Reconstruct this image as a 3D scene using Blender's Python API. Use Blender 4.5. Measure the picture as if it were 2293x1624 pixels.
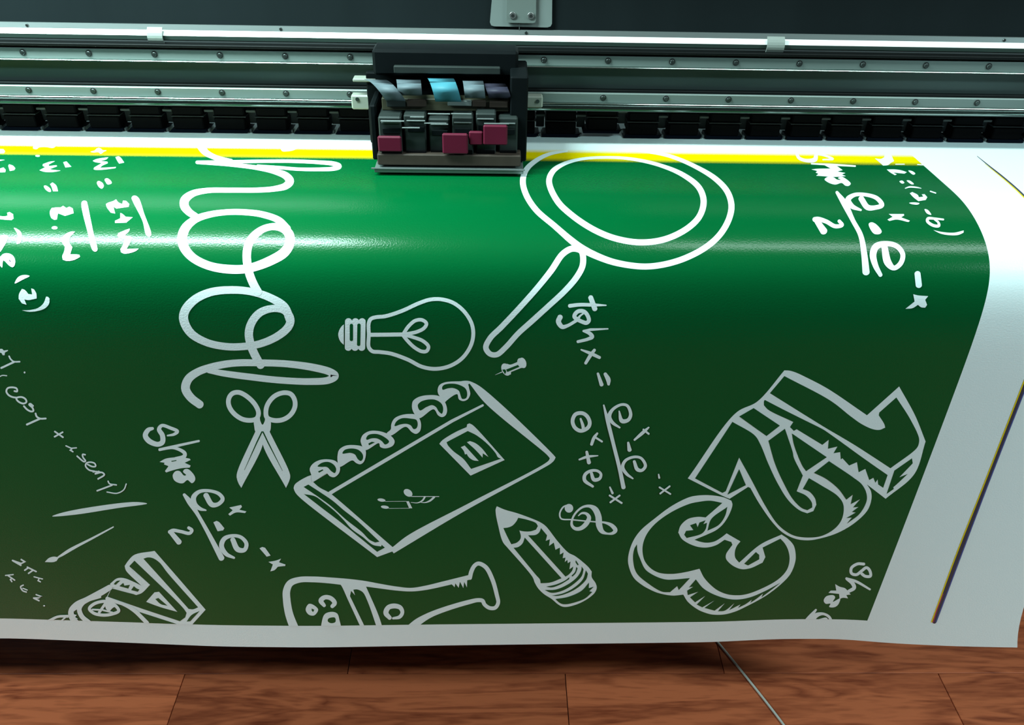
import bpy, bmesh, math, random
import numpy as np
from mathutils import Vector, Matrix
from mathutils.geometry import tessellate_polygon

random.seed(4)
for o in list(bpy.data.objects):
    bpy.data.objects.remove(o)
scene = bpy.context.scene
C = scene.collection

# ------------------------------------------------------------------ camera
IMG_W, IMG_H = 2293, 1624
FPX = 1926.4
YAW, PITCH, ROLL = math.radians(1.502), math.radians(33.707), math.radians(1.228)
CAM = np.array([0.0, 0.0, 1.56])
FWD = np.array([math.sin(YAW)*math.cos(PITCH), math.cos(YAW)*math.cos(PITCH), -math.sin(PITCH)])
_r = np.array([math.cos(YAW), -math.sin(YAW), 0.0])
_u = np.cross(_r, FWD)
RGT = math.cos(ROLL)*_r + math.sin(ROLL)*_u
UPV = -math.sin(ROLL)*_r + math.cos(ROLL)*_u
cd = bpy.data.cameras.new('camera')
cd.sensor_width = 36.0
cd.lens = 36.0*FPX/IMG_W
cd.clip_start = 0.02
cam = bpy.data.objects.new('camera', cd)
C.objects.link(cam)
M = Matrix(((RGT[0], UPV[0], -FWD[0], CAM[0]), (RGT[1], UPV[1], -FWD[1], CAM[1]),
            (RGT[2], UPV[2], -FWD[2], CAM[2]), (0, 0, 0, 1)))
cam.matrix_world = M
scene.camera = cam

# ------------------------------------------------------------------ light
vs = scene.view_settings
vs.view_transform = 'Standard'
vs.look = 'None'
vs.gamma = 1.0
vs.use_curve_mapping = False
vs.exposure = 0.0
world = bpy.data.worlds.new('room_air')
scene.world = world
world.use_nodes = True
world.node_tree.nodes['Background'].inputs[0].default_value = (0.62, 0.74, 0.78, 1)
world.node_tree.nodes['Background'].inputs[1].default_value = 0.07
CEIL = 2.85
# (x centre, y, z, length, width, power, colour) of the unseen lamps: two added side panels, two behind the streak
LAMPS = [(-2.85, -0.36, CEIL-0.10, 0.9, 0.36, 118.0, (0.64, 0.95, 1.0)),
         (2.85, -0.36, CEIL-0.10, 0.9, 0.36, 118.0, (0.64, 0.95, 1.0)),
         (-0.98, 0.972, 2.10, 1.25, 0.13, 72.0, (0.72, 1.0, 0.98)),
         (0.98, 0.972, 2.10, 1.2, 0.15, 9.5, (0.78, 1.0, 0.98))]
for lx, ly, lz, ll, lw_, lp, lc in LAMPS:
    ld = bpy.data.lights.new('tube_light', 'AREA')
    ld.shape = 'RECTANGLE'
    ld.size = ll
    ld.size_y = lw_
    ld.energy = lp
    ld.color = lc
    lo = bpy.data.objects.new('tube_light', ld)
    C.objects.link(lo)
    lo.location = (lx, ly, lz)

# ------------------------------------------------------------------ helpers
def ray(px, py):
    return FWD + RGT*((px-IMG_W/2)/FPX) - UPV*((py-IMG_H/2)/FPX)
def at_y(px, py, Y):
    d = ray(px, py)
    return CAM + d*((Y-CAM[1])/d[1])
def at_z(px, py, z):
    d = ray(px, py)
    return CAM + d*((z-CAM[2])/d[2])
def zy(py, Y, px=1300):
    return float(at_y(px, py, Y)[2])

MATS = {}
def mat(name, col, rough=0.5, metal=0.0, spec=0.5, noise=0.0, nscale=40.0, bump=0.0, stretch=None, emit=0.0):
    m = bpy.data.materials.new(name)
    m.use_nodes = True
    nt = m.node_tree
    b = nt.nodes['Principled BSDF']
    b.inputs['Base Color'].default_value = (*col, 1)
    b.inputs['Roughness'].default_value = rough
    b.inputs['Metallic'].default_value = metal
    b.inputs['Specular IOR Level'].default_value = spec
    if emit:
        b.inputs['Emission Color'].default_value = (*col, 1)
        b.inputs['Emission Strength'].default_value = emit
    if noise or bump:
        tc = nt.nodes.new('ShaderNodeTexCoord')
        mp = nt.nodes.new('ShaderNodeMapping')
        nz = nt.nodes.new('ShaderNodeTexNoise')
        nz.inputs['Scale'].default_value = nscale
        nz.inputs['Detail'].default_value = 5
        nt.links.new(tc.outputs['Object'], mp.inputs[0])
        nt.links.new(mp.outputs[0], nz.inputs['Vector'])
        if stretch:
            mp.inputs['Scale'].default_value = stretch
        if noise:
            mx = nt.nodes.new('ShaderNodeMix')
            mx.data_type = 'RGBA'
            mx.inputs[6].default_value = (*[c*(1-noise) for c in col], 1)
            mx.inputs[7].default_value = (*[min(1, c*(1+noise)) for c in col], 1)
            nt.links.new(nz.outputs['Fac'], mx.inputs[0])
            nt.links.new(mx.outputs[2], b.inputs['Base Color'])
        if bump:
            bp = nt.nodes.new('ShaderNodeBump')
            bp.inputs['Strength'].default_value = bump
            bp.inputs['Distance'].default_value = 0.001
            nt.links.new(nz.outputs['Fac'], bp.inputs['Height'])
            nt.links.new(bp.outputs[0], b.inputs['Normal'])
    MATS[name] = m
    return m

def obj(name, bm, m, parent=None, smooth=False):
    me = bpy.data.meshes.new(name)
    bmesh.ops.recalc_face_normals(bm, faces=bm.faces)
    bm.to_mesh(me)
    bm.free()
    for mm in (m if isinstance(m, (list, tuple)) else [m]):
        me.materials.append(MATS[mm] if isinstance(mm, str) else mm)
    if smooth:
        for p in me.polygons:
            p.use_smooth = True
    o = bpy.data.objects.new(name, me)
    C.objects.link(o)
    if parent is not None:
        o.parent = parent
        o.matrix_parent_inverse = Matrix.Translation(-Vector(parent.location))
    return o
def thing(name, label, cat, loc=(0, 0, 0), group=None):
    o = bpy.data.objects.new(name, None)
    o.empty_display_size = 0.05
    C.objects.link(o)
    o.location = loc
    return tag(o, label, cat, group)
def tag(o, label=None, cat=None, group=None, kind=None):
    if label: o['label'] = label
    if cat: o['category'] = cat
    if group: o['group'] = group
    if kind: o['kind'] = kind
    return o
def copy_tree(o, dx, parent=None):
    c = o.copy()
    C.objects.link(c)
    if parent is None:
        c.location = (o.location[0]+dx, o.location[1], o.location[2])
    else:
        c.parent = parent
        c.matrix_parent_inverse = o.matrix_parent_inverse.copy()
    for ch in [k for k in ORIG if k.parent == o]:
        copy_tree(ch, dx, c)
    return c
ORIG = []

def box(bm, x0, x1, y0, y1, z0, z1, bev=0.0, seg=1):
    b2 = bmesh.new()
    bmesh.ops.create_cube(b2, size=1.0)
    for v in b2.verts:
        v.co = Vector((x0+(v.co.x+.5)*(x1-x0), y0+(v.co.y+.5)*(y1-y0), z0+(v.co.z+.5)*(z1-z0)))
    if bev:
        bmesh.ops.bevel(b2, geom=list(b2.edges), offset=bev, segments=seg, affect='EDGES', profile=0.7)
    join(bm, b2)
    return bm
def join(bm, b2):
    vm = [bm.verts.new(v.co) for v in b2.verts]
    b2.verts.index_update()
    for f in b2.faces:
        try:
            nf = bm.faces.new([vm[v.index] for v in f.verts])
            nf.smooth = f.smooth
        except ValueError:
            pass
    b2.free()
def bx(*a, **k):
    return box(bmesh.new(), *a, **k)
def extrude_x(prof, x0, x1, closed=True, bm=None):
    """prof: list of (y, z)"""
    bm = bm or bmesh.new()
    a = [bm.verts.new((x0, y, z)) for y, z in prof]
    b = [bm.verts.new((x1, y, z)) for y, z in prof]
    n = len(prof)
    for i in range(n if closed else n-1):
        j = (i+1) % n
        bm.faces.new((a[i], a[j], b[j], b[i]))
    if closed:
        bm.faces.new(a)
        bm.faces.new(list(reversed(b)))
    return bm
def cyl(bm, p0, p1, r0, r1=None, n=16, cap=True):
    p0, p1 = Vector(p0), Vector(p1)
    r1 = r0 if r1 is None else r1
    d = (p1-p0).normalized()
    a = d.orthogonal().normalized()
    b = d.cross(a)
    A = [bm.verts.new(p0+(a*math.cos(t)+b*math.sin(t))*r0) for t in [2*math.pi*i/n for i in range(n)]]
    B = [bm.verts.new(p1+(a*math.cos(t)+b*math.sin(t))*r1) for t in [2*math.pi*i/n for i in range(n)]]
    for i in range(n):
        f = bm.faces.new((A[i], A[(i+1) % n], B[(i+1) % n], B[i]))
        f.smooth = True
    if cap:
        bm.faces.new(A)
        bm.faces.new(B)
    return bm
def tube(pts, r, n=10):
    bm = bmesh.new()
    pts = [Vector(p) for p in pts]
    rings = []
    for i, p in enumerate(pts):
        d = (pts[min(i+1, len(pts)-1)]-pts[max(i-1, 0)]).normalized()
        a = d.cross(Vector((0, 0, 1)))
        a = a.normalized() if a.length > 1e-5 else Vector((1, 0, 0))
        b = d.cross(a)
        rings.append([bm.verts.new(p+(a*math.cos(t)+b*math.sin(t))*r) for t in [2*math.pi*k/n for k in range(n)]])
    for q, w in zip(rings, rings[1:]):
        for k in range(n):
            f = bm.faces.new((q[k], q[(k+1) % n], w[(k+1) % n], w[k]))
            f.smooth = True
    bm.faces.new(rings[0]); bm.faces.new(rings[-1])
    return bm
def catmull(pts, closed=False, step=6.0):
    P = [np.array(p, float) for p in pts]
    n = len(P)
    if n < 3 and not closed:
        return P
    out = []
    rng = n if closed else n-1
    for i in range(rng):
        p1, p2 = P[i], P[(i+1) % n]
        p0 = P[i-1] if (closed or i > 0) else 2*p1-p2
        p3 = P[(i+2) % n] if (closed or i+2 < n) else 2*p2-p1
        # centripetal parametrisation keeps tight corners free of loops
        t0 = 0.0
        t1 = t0+max(1e-6, np.hypot(*(p1-p0)[:2]))**.5
        t2 = t1+max(1e-6, np.hypot(*(p2-p1)[:2]))**.5
        t3 = t2+max(1e-6, np.hypot(*(p3-p2)[:2]))**.5
        m = max(2, int(math.ceil(np.hypot(*(p2-p1)[:2])/step)))
        for k in range(m):
            t = t1+(t2-t1)*k/m
            A1 = p0*(t1-t)/(t1-t0)+p1*(t-t0)/(t1-t0)
            A2 = p1*(t2-t)/(t2-t1)+p2*(t-t1)/(t2-t1)
            A3 = p2*(t3-t)/(t3-t2)+p3*(t-t2)/(t3-t2)
            B1 = A1*(t2-t)/(t2-t0)+A2*(t-t0)/(t2-t0)
            B2 = A2*(t3-t)/(t3-t1)+A3*(t-t1)/(t3-t1)
            out.append(B1*(t2-t)/(t2-t1)+B2*(t-t1)/(t2-t1))
    if not closed:
        out.append(P[-1])
    return out

# ------------------------------------------------------------------ materials
mat('aluminium', (0.15, 0.17, 0.165), 0.40, 0.4, noise=0.05, nscale=60, stretch=(0.4, 8, 8))
mat('white_lacquer', (0.90, 0.92, 0.90), 0.30, 0.0, noise=0.02, nscale=12)  # lamp glare on the aluminium edge strip, put into its colour
mat('rail_steel', (0.16, 0.20, 0.185), 0.45, 0.4, noise=0.06, nscale=30, stretch=(0.3, 10, 10))
mat('polished_steel', (0.50, 0.58, 0.55), 0.14, 1.0, noise=0.05, nscale=20, stretch=(0.4, 4, 4))
mat('beam_metal', (0.085, 0.115, 0.108), 0.34, 0.5, spec=0.3, noise=0.10, nscale=6, stretch=(0.5, 6, 6))
mat('black_anodised', (0.005, 0.006, 0.006), 0.5, 0.0, spec=0.1, noise=0.2, nscale=25)
mat('black_plastic', (0.0022, 0.0022, 0.0026), 0.6, spec=0.04)
mat('navy_plastic', (0.003, 0.005, 0.010), 0.5, spec=0.10)
mat('grey_plastic', (0.032, 0.037, 0.040), 0.5, spec=0.1, noise=0.15, nscale=60)
mat('pale_tab', (0.07, 0.08, 0.08), 0.5, spec=0.2, noise=0.1, nscale=60)
mat('strip_green', (0.045, 0.075, 0.062), 0.4, 0.3, noise=0.05, nscale=30)  # green of the banner mirrored in the metal edge, put into its colour
mat('dark_screw', (0.10, 0.12, 0.115), 0.32, 0.9)
mat('screw_recess', (0.015, 0.018, 0.017), 0.5)
mat('bright_screw', (0.60, 0.64, 0.62), 0.25, 0.9)
mat('smoked_acrylic', (0.010, 0.014, 0.015), 0.16, 0.0, spec=0.2, noise=0.25, nscale=4, stretch=(3, 1, 0.3))
mat('bracket_plastic', (0.15, 0.18, 0.17), 0.45, noise=0.05, nscale=20)
mat('bracket_inner', (0.115, 0.14, 0.128), 0.42, noise=0.05, nscale=20)
mat('clip_white', (0.22, 0.25, 0.225), 0.5, noise=0.04, nscale=90, bump=0.2)
mat('cream_block', (0.26, 0.28, 0.235), 0.5, noise=0.05, nscale=60)
mat('carriage_black', (0.003, 0.0045, 0.005), 0.6, spec=0.06, noise=0.25, nscale=30)
mat('carriage_grey', (0.020, 0.026, 0.024), 0.5, 0.0, spec=0.15, noise=0.2, nscale=40)
mat('head_metal', (0.024, 0.031, 0.029), 0.45, 0.2, spec=0.2, noise=0.15, nscale=40)
mat('ink_red', (0.095, 0.007, 0.022), 0.45, spec=0.15, noise=0.1, nscale=30)
mat('ribbon_pale', (0.10, 0.13, 0.145), 0.5, spec=0.15, noise=0.08, nscale=80)
mat('ribbon_blue', (0.05, 0.20, 0.25), 0.5, spec=0.15, noise=0.08, nscale=80)
mat('ribbon_violet', (0.03, 0.028, 0.045), 0.5, spec=0.15, noise=0.1, nscale=80)
mat('board_olive', (0.05, 0.05, 0.028), 0.5, noise=0.3, nscale=90)
mat('copper_brown', (0.045, 0.033, 0.026), 0.5, 0.0, spec=0.15, noise=0.2, nscale=70)
mat('cord_white', (0.62, 0.58, 0.50), 0.6)
mat('stand_black', (0.006, 0.006, 0.007), 0.7, spec=0.1)
mat('platen_metal', (0.10, 0.11, 0.11), 0.4, 0.6)
mat('wall_paint', (0.30, 0.33, 0.34), 0.8, noise=0.05, nscale=3)
mat('ceiling_paint', (0.62, 0.64, 0.63), 0.9, noise=0.03, nscale=3)
mat('lamp_body', (0.75, 0.77, 0.76), 0.5)
mat('tube_glass', (0.9, 0.95, 0.95), 0.3, emit=1.5)

# printed sheet -------------------------------------------------------------
PRINT_RIGHT = 0.6443          # right edge of the printed field
S_YEL, S_GRN, S_END = 0.0, 0.0, 0.0   # set with the sheet below
def print_nodes(nt, bsdf, kind):
    """matt-gloss vinyl: woven relief for the whole sheet; kind 'sheet' adds the printed field"""
    L = nt.links
    uv = nt.nodes.new('ShaderNodeUVMap')
    wv = nt.nodes.new('ShaderNodeTexNoise')
    wv.inputs['Scale'].default_value = 420.0
    wv.inputs['Detail'].default_value = 2
    L.new(uv.outputs[0], wv.inputs['Vector'])
    bp = nt.nodes.new('ShaderNodeBump')
    bp.inputs['Strength'].default_value = 0.22
    bp.inputs['Distance'].default_value = 0.0008
    L.new(wv.outputs['Fac'], bp.inputs['Height'])
    L.new(bp.outputs[0], bsdf.inputs['Normal'])
    return uv
GREEN = (0.0, 0.085, 0.021)
YELLOW = (0.80, 0.62, 0.0)
SHEET_WHITE = (0.80, 0.91, 0.91)
GLOSS = 0.20
SPEC = 0.22
def make_print_materials():
    for nm, col in (('ink_white', SHEET_WHITE), ('ink_green', GREEN), ('ink_yellow', YELLOW),
                    ('ink_dark', (0.05, 0.05, 0.075)), ('ink_blue', (0.06, 0.09, 0.30)), ('ink_magenta', (0.40, 0.05, 0.10))):
        m = mat(nm, col, GLOSS, 0.0, SPEC)
        print_nodes(m.node_tree, m.node_tree.nodes['Principled BSDF'], nm)
    m = mat('banner_vinyl', SHEET_WHITE, GLOSS, 0.0, SPEC)
    nt = m.node_tree
    L = nt.links
    b = nt.nodes['Principled BSDF']
    uv = print_nodes(nt, b, 'sheet')
    sep = nt.nodes.new('ShaderNodeSeparateXYZ')
    L.new(uv.outputs[0], sep.inputs[0])
    nz = nt.nodes.new('ShaderNodeTexNoise')
    nz.inputs['Scale'].default_value = 700.0
    L.new(uv.outputs[0], nz.inputs['Vector'])
    def node(op, a, bb, c=None):
        n = nt.nodes.new('ShaderNodeMath')
        n.operation = op
        for i, v in enumerate((a, bb, c)):
            if v is None: continue
            if isinstance(v, (int, float)): n.inputs[i].default_value = v
            else: L.new(v, n.inputs[i])
        return n.outputs[0]
    def ramp(v, a, bb):
        n = nt.nodes.new('ShaderNodeMapRange')
        n.inputs[1].default_value = a
        n.inputs[2].default_value = bb
        L.new(v, n.inputs[0])
        return n.outputs[0]
    def mix(f, a, bb):
        n = nt.nodes.new('ShaderNodeMix')
        n.data_type = 'RGBA'
        for k, v in ((6, a), (7, bb)):
            if isinstance(v, tuple): n.inputs[k].default_value = (*v, 1)
            else: L.new(v, n.inputs[k])
        L.new(f, n.inputs[0])
        return n.outputs[2]
    u, s = sep.outputs[0], sep.outputs[1]
    sn = node('MULTIPLY_ADD', nz.outputs['Fac'], 0.012, s)
    sn = node('SUBTRACT', sn, 0.006)
    # overprinted passes: white > pale yellow > yellow > green along the feed
    c = mix(ramp(sn, S_YEL-0.004, S_YEL+0.012), SHEET_WHITE, YELLOW)
    c = mix(ramp(sn, S_GRN-0.008, S_GRN+0.008), c, GREEN)
    inside = node('MULTIPLY', node('LESS_THAN', u, PRINT_RIGHT), node('LESS_THAN', s, S_END))
    c = mix(inside, SHEET_WHITE, c)
    L.new(c, b.inputs['Base Color'])

# wood ----------------------------------------------------------------------
def wood():
    m = mat('plank_wood', (0.22, 0.08, 0.04), 0.42)
    nt = m.node_tree
    L = nt.links
    b = nt.nodes['Principled BSDF']
    tc = nt.nodes.new('ShaderNodeTexCoord')
    info = nt.nodes.new('ShaderNodeObjectInfo')
    mp = nt.nodes.new('ShaderNodeMapping')
    mp.inputs['Scale'].default_value = (1.2, 9.0, 1)
    L.new(tc.outputs['Object'], mp.inputs[0])
    off = nt.nodes.new('ShaderNodeVectorMath')
    off.operation = 'ADD'
    sc = nt.nodes.new('ShaderNodeVectorMath')
    sc.operation = 'SCALE'
    sc.inputs[0].default_value = (13.0, 7.0, 5.0)
    L.new(info.outputs['Random'], sc.inputs['Scale'])
    L.new(mp.outputs[0], off.inputs[0])
    L.new(sc.outputs[0], off.inputs[1])
    n1 = nt.nodes.new('ShaderNodeTexNoise')
    n1.inputs['Scale'].default_value = 1.5
    n1.inputs['Detail'].default_value = 3
    n1.inputs['Distortion'].default_value = 1.2
    L.new(off.outputs[0], n1.inputs['Vector'])
    rings = nt.nodes.new('ShaderNodeMath')
    rings.operation = 'MULTIPLY'
    rings.inputs[1].default_value = 9.0
    L.new(n1.outputs['Fac'], rings.inputs[0])
    fr = nt.nodes.new('ShaderNodeMath')
    fr.operation = 'PINGPONG'
    fr.inputs[1].default_value = 1.0
    L.new(rings.outputs[0], fr.inputs[0])
    n2 = nt.nodes.new('ShaderNodeTexNoise')
    n2.inputs['Scale'].default_value = 14
    n2.inputs['Detail'].default_value = 6
    L.new(off.outputs[0], n2.inputs['Vector'])
    ad = nt.nodes.new('ShaderNodeMath')
    ad.operation = 'MULTIPLY_ADD'
    ad.inputs[1].default_value = 0.6
    L.new(fr.outputs[0], ad.inputs[0])
    L.new(n2.outputs['Fac'], ad.inputs[2])
    rp = nt.nodes.new('ShaderNodeValToRGB')
    rp.color_ramp.elements[0].position = 0.25
    rp.color_ramp.elements[0].color = (0.19, 0.031, 0.011, 1)
    rp.color_ramp.elements[1].position = 1.0
    rp.color_ramp.elements[1].color = (0.56, 0.132, 0.050, 1)
    L.new(ad.outputs[0], rp.inputs[0])
    hs = nt.nodes.new('ShaderNodeHueSaturation')
    mr = nt.nodes.new('ShaderNodeMapRange')
    mr.inputs[3].default_value = 0.85
    mr.inputs[4].default_value = 1.2
    L.new(info.outputs['Random'], mr.inputs[0])
    L.new(mr.outputs[0], hs.inputs['Value'])
    L.new(rp.outputs[0], hs.inputs['Color'])
    L.new(hs.outputs[0], b.inputs['Base Color'])
    bp = nt.nodes.new('ShaderNodeBump')
    bp.inputs['Strength'].default_value = 0.15
    bp.inputs['Distance'].default_value = 0.001
    L.new(ad.outputs[0], bp.inputs['Height'])
    L.new(bp.outputs[0], b.inputs['Normal'])
wood()
# ------------------------------------------------------------------ the room
floor = tag(obj('floor', bx(-3.6, 3.6, -0.9, 2.2, -0.05, -0.008), 'stand_black'), 'reddish brown wood plank floor in front of the machine', 'floor', kind='structure')
PLANK_L, PLANK_W = 0.80, 0.19
plank_bm = bx(0.0008, PLANK_L-0.0008, 0.0006, PLANK_W-0.0006, -0.008, 0.0, bev=0.0006)
plank_mesh = None
rows = [(1.15-PLANK_W*(k+1)) for k in range(-5, 11)]
for ri, y0 in enumerate(rows):
    shift = (0.157-PLANK_L*4+ (0.0 if ri == 5 else [0.0, 0.33, 0.55, 0.18, 0.44, 0.1][ri % 6])) % PLANK_L
    x = -2.5 - PLANK_L + shift + ((0.157+2.5) % PLANK_L - shift if ri == 5 else 0)
    while x < 2.5:
        if x+PLANK_L > -2.5:
            if plank_mesh is None:
                p = obj('plank', plank_bm, 'plank_wood', floor)
                plank_mesh = p.data
            else:
                p = bpy.data.objects.new('plank', plank_mesh)
                C.objects.link(p)
                p.parent = floor
            p.location = (x, y0, 0)
        x += PLANK_L
tag(obj('wall_back', bx(-3.6, 3.6, 2.2, 2.26, 0, CEIL), 'wall_paint'), 'plain grey wall behind the printer', 'wall', kind='structure')
tag(obj('ceiling', bx(-3.6, 3.6, -0.9, 2.26, CEIL, CEIL+0.05), 'ceiling_paint'), 'pale ceiling above the printer', 'ceiling', kind='structure')
lamp_labels = ['flat panel lamp under the ceiling at the left front of the room', 'flat panel lamp under the ceiling at the right front of the room', 'two-tube lamp hanging from the ceiling above the left half of the printer', 'two-tube lamp hanging from the ceiling above the right half of the printer']
for (lx, ly, lz, ll, lw_, lp, lc), lab in zip(LAMPS, lamp_labels):
    t = thing('ceiling_lamp', lab, 'lamp', (lx, ly, CEIL))
    if lz > 2.5:
        obj('lamp_body', bx(lx-ll/2-.02, lx+ll/2+.02, ly-lw_/2-.02, ly+lw_/2+.02, CEIL-.06, CEIL-.0005, bev=.004), 'lamp_body', t)
        obj('diffuser', bx(lx-ll/2, lx+ll/2, ly-lw_/2, ly+lw_/2, CEIL-.07, CEIL-.0601, bev=.002), 'tube_glass', t)
        continue
    zl = lz+.05
    obj('lamp_body', bx(lx-ll/2-.03, lx+ll/2+.03, ly-.095, ly+.09, zl, zl+.05, bev=.006), 'lamp_body', t)
    obj('front_shade', bx(lx-ll/2-.03, lx+ll/2+.03, ly-.094, ly-.091, zl-.48, zl, bev=.0005), 'black_anodised', t)  # unseen shade added to keep lamp light off the floor in front
    for sy in (-.04, .04):
        obj('tube', cyl(bmesh.new(), (lx-ll/2, ly+sy, zl-.022), (lx+ll/2, ly+sy, zl-.022), .014), 'tube_glass', t)
    for sx in (-1, 1):
        obj('lamp_holder', bx(lx+sx*(ll/2+.012)-.012, lx+sx*(ll/2+.012)+.012, ly-.086, ly+.085, zl-.042, zl, bev=.003), 'lamp_body', t)
        obj('hood_end', bx(lx+sx*(ll/2+.027)-.001, lx+sx*(ll/2+.027)+.001, ly-.090, ly+.085, zl-.10, zl, bev=.0), 'black_anodised', t)  # hood side added with the shade to hold the light in
        obj('hanging_rod', cyl(bmesh.new(), (lx+sx*ll*.35, ly, zl+.049), (lx+sx*ll*.35, ly, CEIL-.0005), .005, n=8), 'lamp_body', t)

# ------------------------------------------------------------------ the machine
X0, X1 = -1.62, 1.62
st = thing('printer_stand', 'black steel stand of the wide printer in shadow behind the hanging banner', 'printer stand', (0, 1.4, 0))
obj('front_panel', bx(X0, X1, 1.30, 1.33, 0.12, 0.98, bev=.004), 'stand_black', st)  # unseen panel added to keep the floor under the machine dark
for sx in (-1.35, 1.35):
    obj('leg', bx(sx-.06, sx+.06, 1.34, 1.48, 0.06, 0.98, bev=.006), 'stand_black', st)
    obj('foot', bx(sx-.07, sx+.07, 1.22, 1.72, 0.0, 0.06, bev=.008), 'stand_black', st)
obj('cross_bar', bx(-1.29, 1.29, 1.38, 1.44, 0.20, 0.28, bev=.004), 'stand_black', st)
# the print bed, its front rounded under the sheet
FLAT_Z = 1.1
pl = thing('print_bed', 'dark metal print bed under the banner', 'print bed', (0, 1.25, 0.98))
bed = [(1.56, 1.0975), (1.14, 1.0965), (1.10, 1.0915), (1.06, 1.083), (1.03, 1.072), (1.008, 1.058), (0.996, 1.042), (0.989, 1.02), (0.986, 1.0), (0.99, 0.981), (1.56, 0.981)]
obj('bed_plate', extrude_x(bed, X0, X1), 'platen_metal', pl)

# gantry beam ---------------------------------------------------------------
YB = 1.308
g = thing('gantry_beam', 'grey metal gantry beam with two screwed guide rails across the printer', 'printer beam', (0, 1.43, 1.2))
obj('beam_body', bx(X0, X1, YB, YB+.11, zy(250, YB), zy(113.5, YB), bev=.002), 'beam_metal', g)
obj('upper_ridge', bx(X0, X1, YB-.016, YB-.0002, zy(121, YB-.016), zy(114, YB-.016), bev=.0008), 'black_anodised', g)
ur = obj('upper_rail', bx(X0, X1, YB-.012, YB-.0002, zy(149, YB-.012), zy(124.5, YB-.012), bev=.0012), 'rail_steel', g)
obj('upper_rail_lip', bx(X0, X1, YB-.018, YB-.0002, zy(153, YB-.018), zy(150.3, YB-.018), bev=.0006), 'polished_steel', g)
obj('lower_ridge', bx(X0, X1, YB-.010, YB-.0002, zy(206, YB-.01), zy(201.5, YB-.01), bev=.0006), 'black_anodised', g)
lr = obj('lower_rail', bx(X0, X1, YB-.014, YB-.0002, zy(231, YB-.014), zy(208.5, YB-.014), bev=.0012), 'rail_steel', g)
ya = YB-.018
obj('lower_rail_lip', bx(X0, X1, ya, YB-.0002, zy(234.3, ya), zy(232, ya), bev=.0005), 'polished_steel', g)
prof = [(YB-.0002, zy(235, YB)), (ya-.002, zy(235, ya)), (ya+.003, zy(244, ya)), (ya-.001, zy(244.3, ya)), (ya-.001, zy(246.3, ya)), (YB-.0002, zy(246.5, YB))]
obj('drip_strip', extrude_x(prof, X0, X1), 'polished_steel', g)
def rail_screw(rail, x, y, z, r):
    bm = cyl(bmesh.new(), (x, y+.004, z), (x, y-.0007, z), r, r*.95, 16)
    s = obj('screw', bm, 'screw_recess', rail)
    bm = cyl(bmesh.new(), (x, y-.0008, z), (x, y-.0022, z), r*.72, r*.55, 12)
    cyl(bm, (x, y-.0023, z), (x, y-.0024, z), r*.22, r*.2, 8)
    h = bpy.data.objects.new('screw_head', None)
    bpy.data.objects.remove(h)
    obj('screw_head', bm, 'dark_screw', rail)
upx = [50, 203, 354, 503, 650, 797, 942, 1086, 1228, 1371.5, 1514.5, 1658, 1800.5, 1942, 2079, 2215]
lpx = [64, 214, 362, 508, 653, 797, 938, 1080, 1218, 1358, 1498, 1639, 1779, 1916.5, 2053, 2188]
for k in range(-5, 20):
    for rail, pxs, yy, pyc in ((ur, upx, YB-.012, None), (lr, lpx, YB-.014, None)):
        zz = (zy(149, yy)+zy(124.5, yy))/2+.001 if rail is ur else (zy(231, yy)+zy(208.5, yy))/2+.001
        # the screw sits on its rail at even pitch
        a = at_y(pxs[0], 112, yy)[0] if rail is ur else at_y(pxs[0], 200, yy)[0]
        b = at_y(pxs[-1], 146, yy)[0] if rail is ur else at_y(pxs[-1], 229, yy)[0]
        rail_screw(rail, a+(b-a)*k/15, yy, zz, .0049)

# pinch rollers -------------------------------------------------------------
pa = at_z(75, 301, 1.104)[0]
pb = at_z(2222, 323, 1.104)[0]
PITCH_X = (pb-pa)/23
YP = 1.338
t = thing('pinch_roller', 'black pinch roller unit resting on the white edge of the banner', 'pinch roller', (pa-PITCH_X/2, YP, 1.101), 'row of pinch rollers under the beam')
xc = pa-PITCH_X/2
hw = PITCH_X*.36
o = obj('arm_block', bx(xc-hw, xc+hw, YP+.006, YP+.05, zy(273, YP), zy(252, YP), bev=.002), 'black_plastic', t); ORIG.append(o)
o = obj('arm_seam', bx(xc-hw-.002, xc+hw+.002, YP+.004, YP+.05, zy(275, YP), zy(273, YP)-.0001), 'grey_plastic', t); ORIG.append(o)
o = obj('lower_block', bx(xc-hw, xc+hw, YP+.002, YP+.05, zy(302, YP), zy(275.3, YP), bev=.0015), 'black_plastic', t); ORIG.append(o)
zt, zb = zy(303, YP-.002), 1.1008
bm = bmesh.new()
lw = PITCH_X*.47
vsl = [(xc-lw, YP-.004, zb), (xc+lw-.004, YP-.004, zb), (xc+lw, YP+.004, zt), (xc-lw+.003, YP+.004, zt)]
a = [bm.verts.new(v) for v in vsl]
b = [bm.verts.new((v[0], v[1]+.03, v[2])) for v in vsl]
for i in range(4):
    bm.faces.new((a[i], a[(i+1) % 4], b[(i+1) % 4], b[i]))
bm.faces.new(a); bm.faces.new(b[::-1])
o = obj('lower_lip', bm, 'navy_plastic', t); ORIG.append(o)
bm = cyl(bmesh.new(), (xc-hw, YP+.026, 1.1105), (xc+hw, YP+.026, 1.1105), .0088, n=20)
o = obj('rubber_roller', bm, 'stand_black', t); ORIG.append(o)
xb = xc+PITCH_X/2
o = obj('bracket', bx(xb-PITCH_X*.10, xb+PITCH_X*.10, YP+.022, YP+.026, 1.1085, zy(250, YP+.02), bev=.001), 'grey_plastic', t); ORIG.append(o)
o = obj('bracket_tab', bx(xb-PITCH_X*.12, xb+PITCH_X*.11, YP+.012, YP+.024, zy(262, YP+.012), zy(257, YP+.012), bev=.0006), 'pale_tab', t); ORIG.append(o)
bm = bmesh.new()
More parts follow.
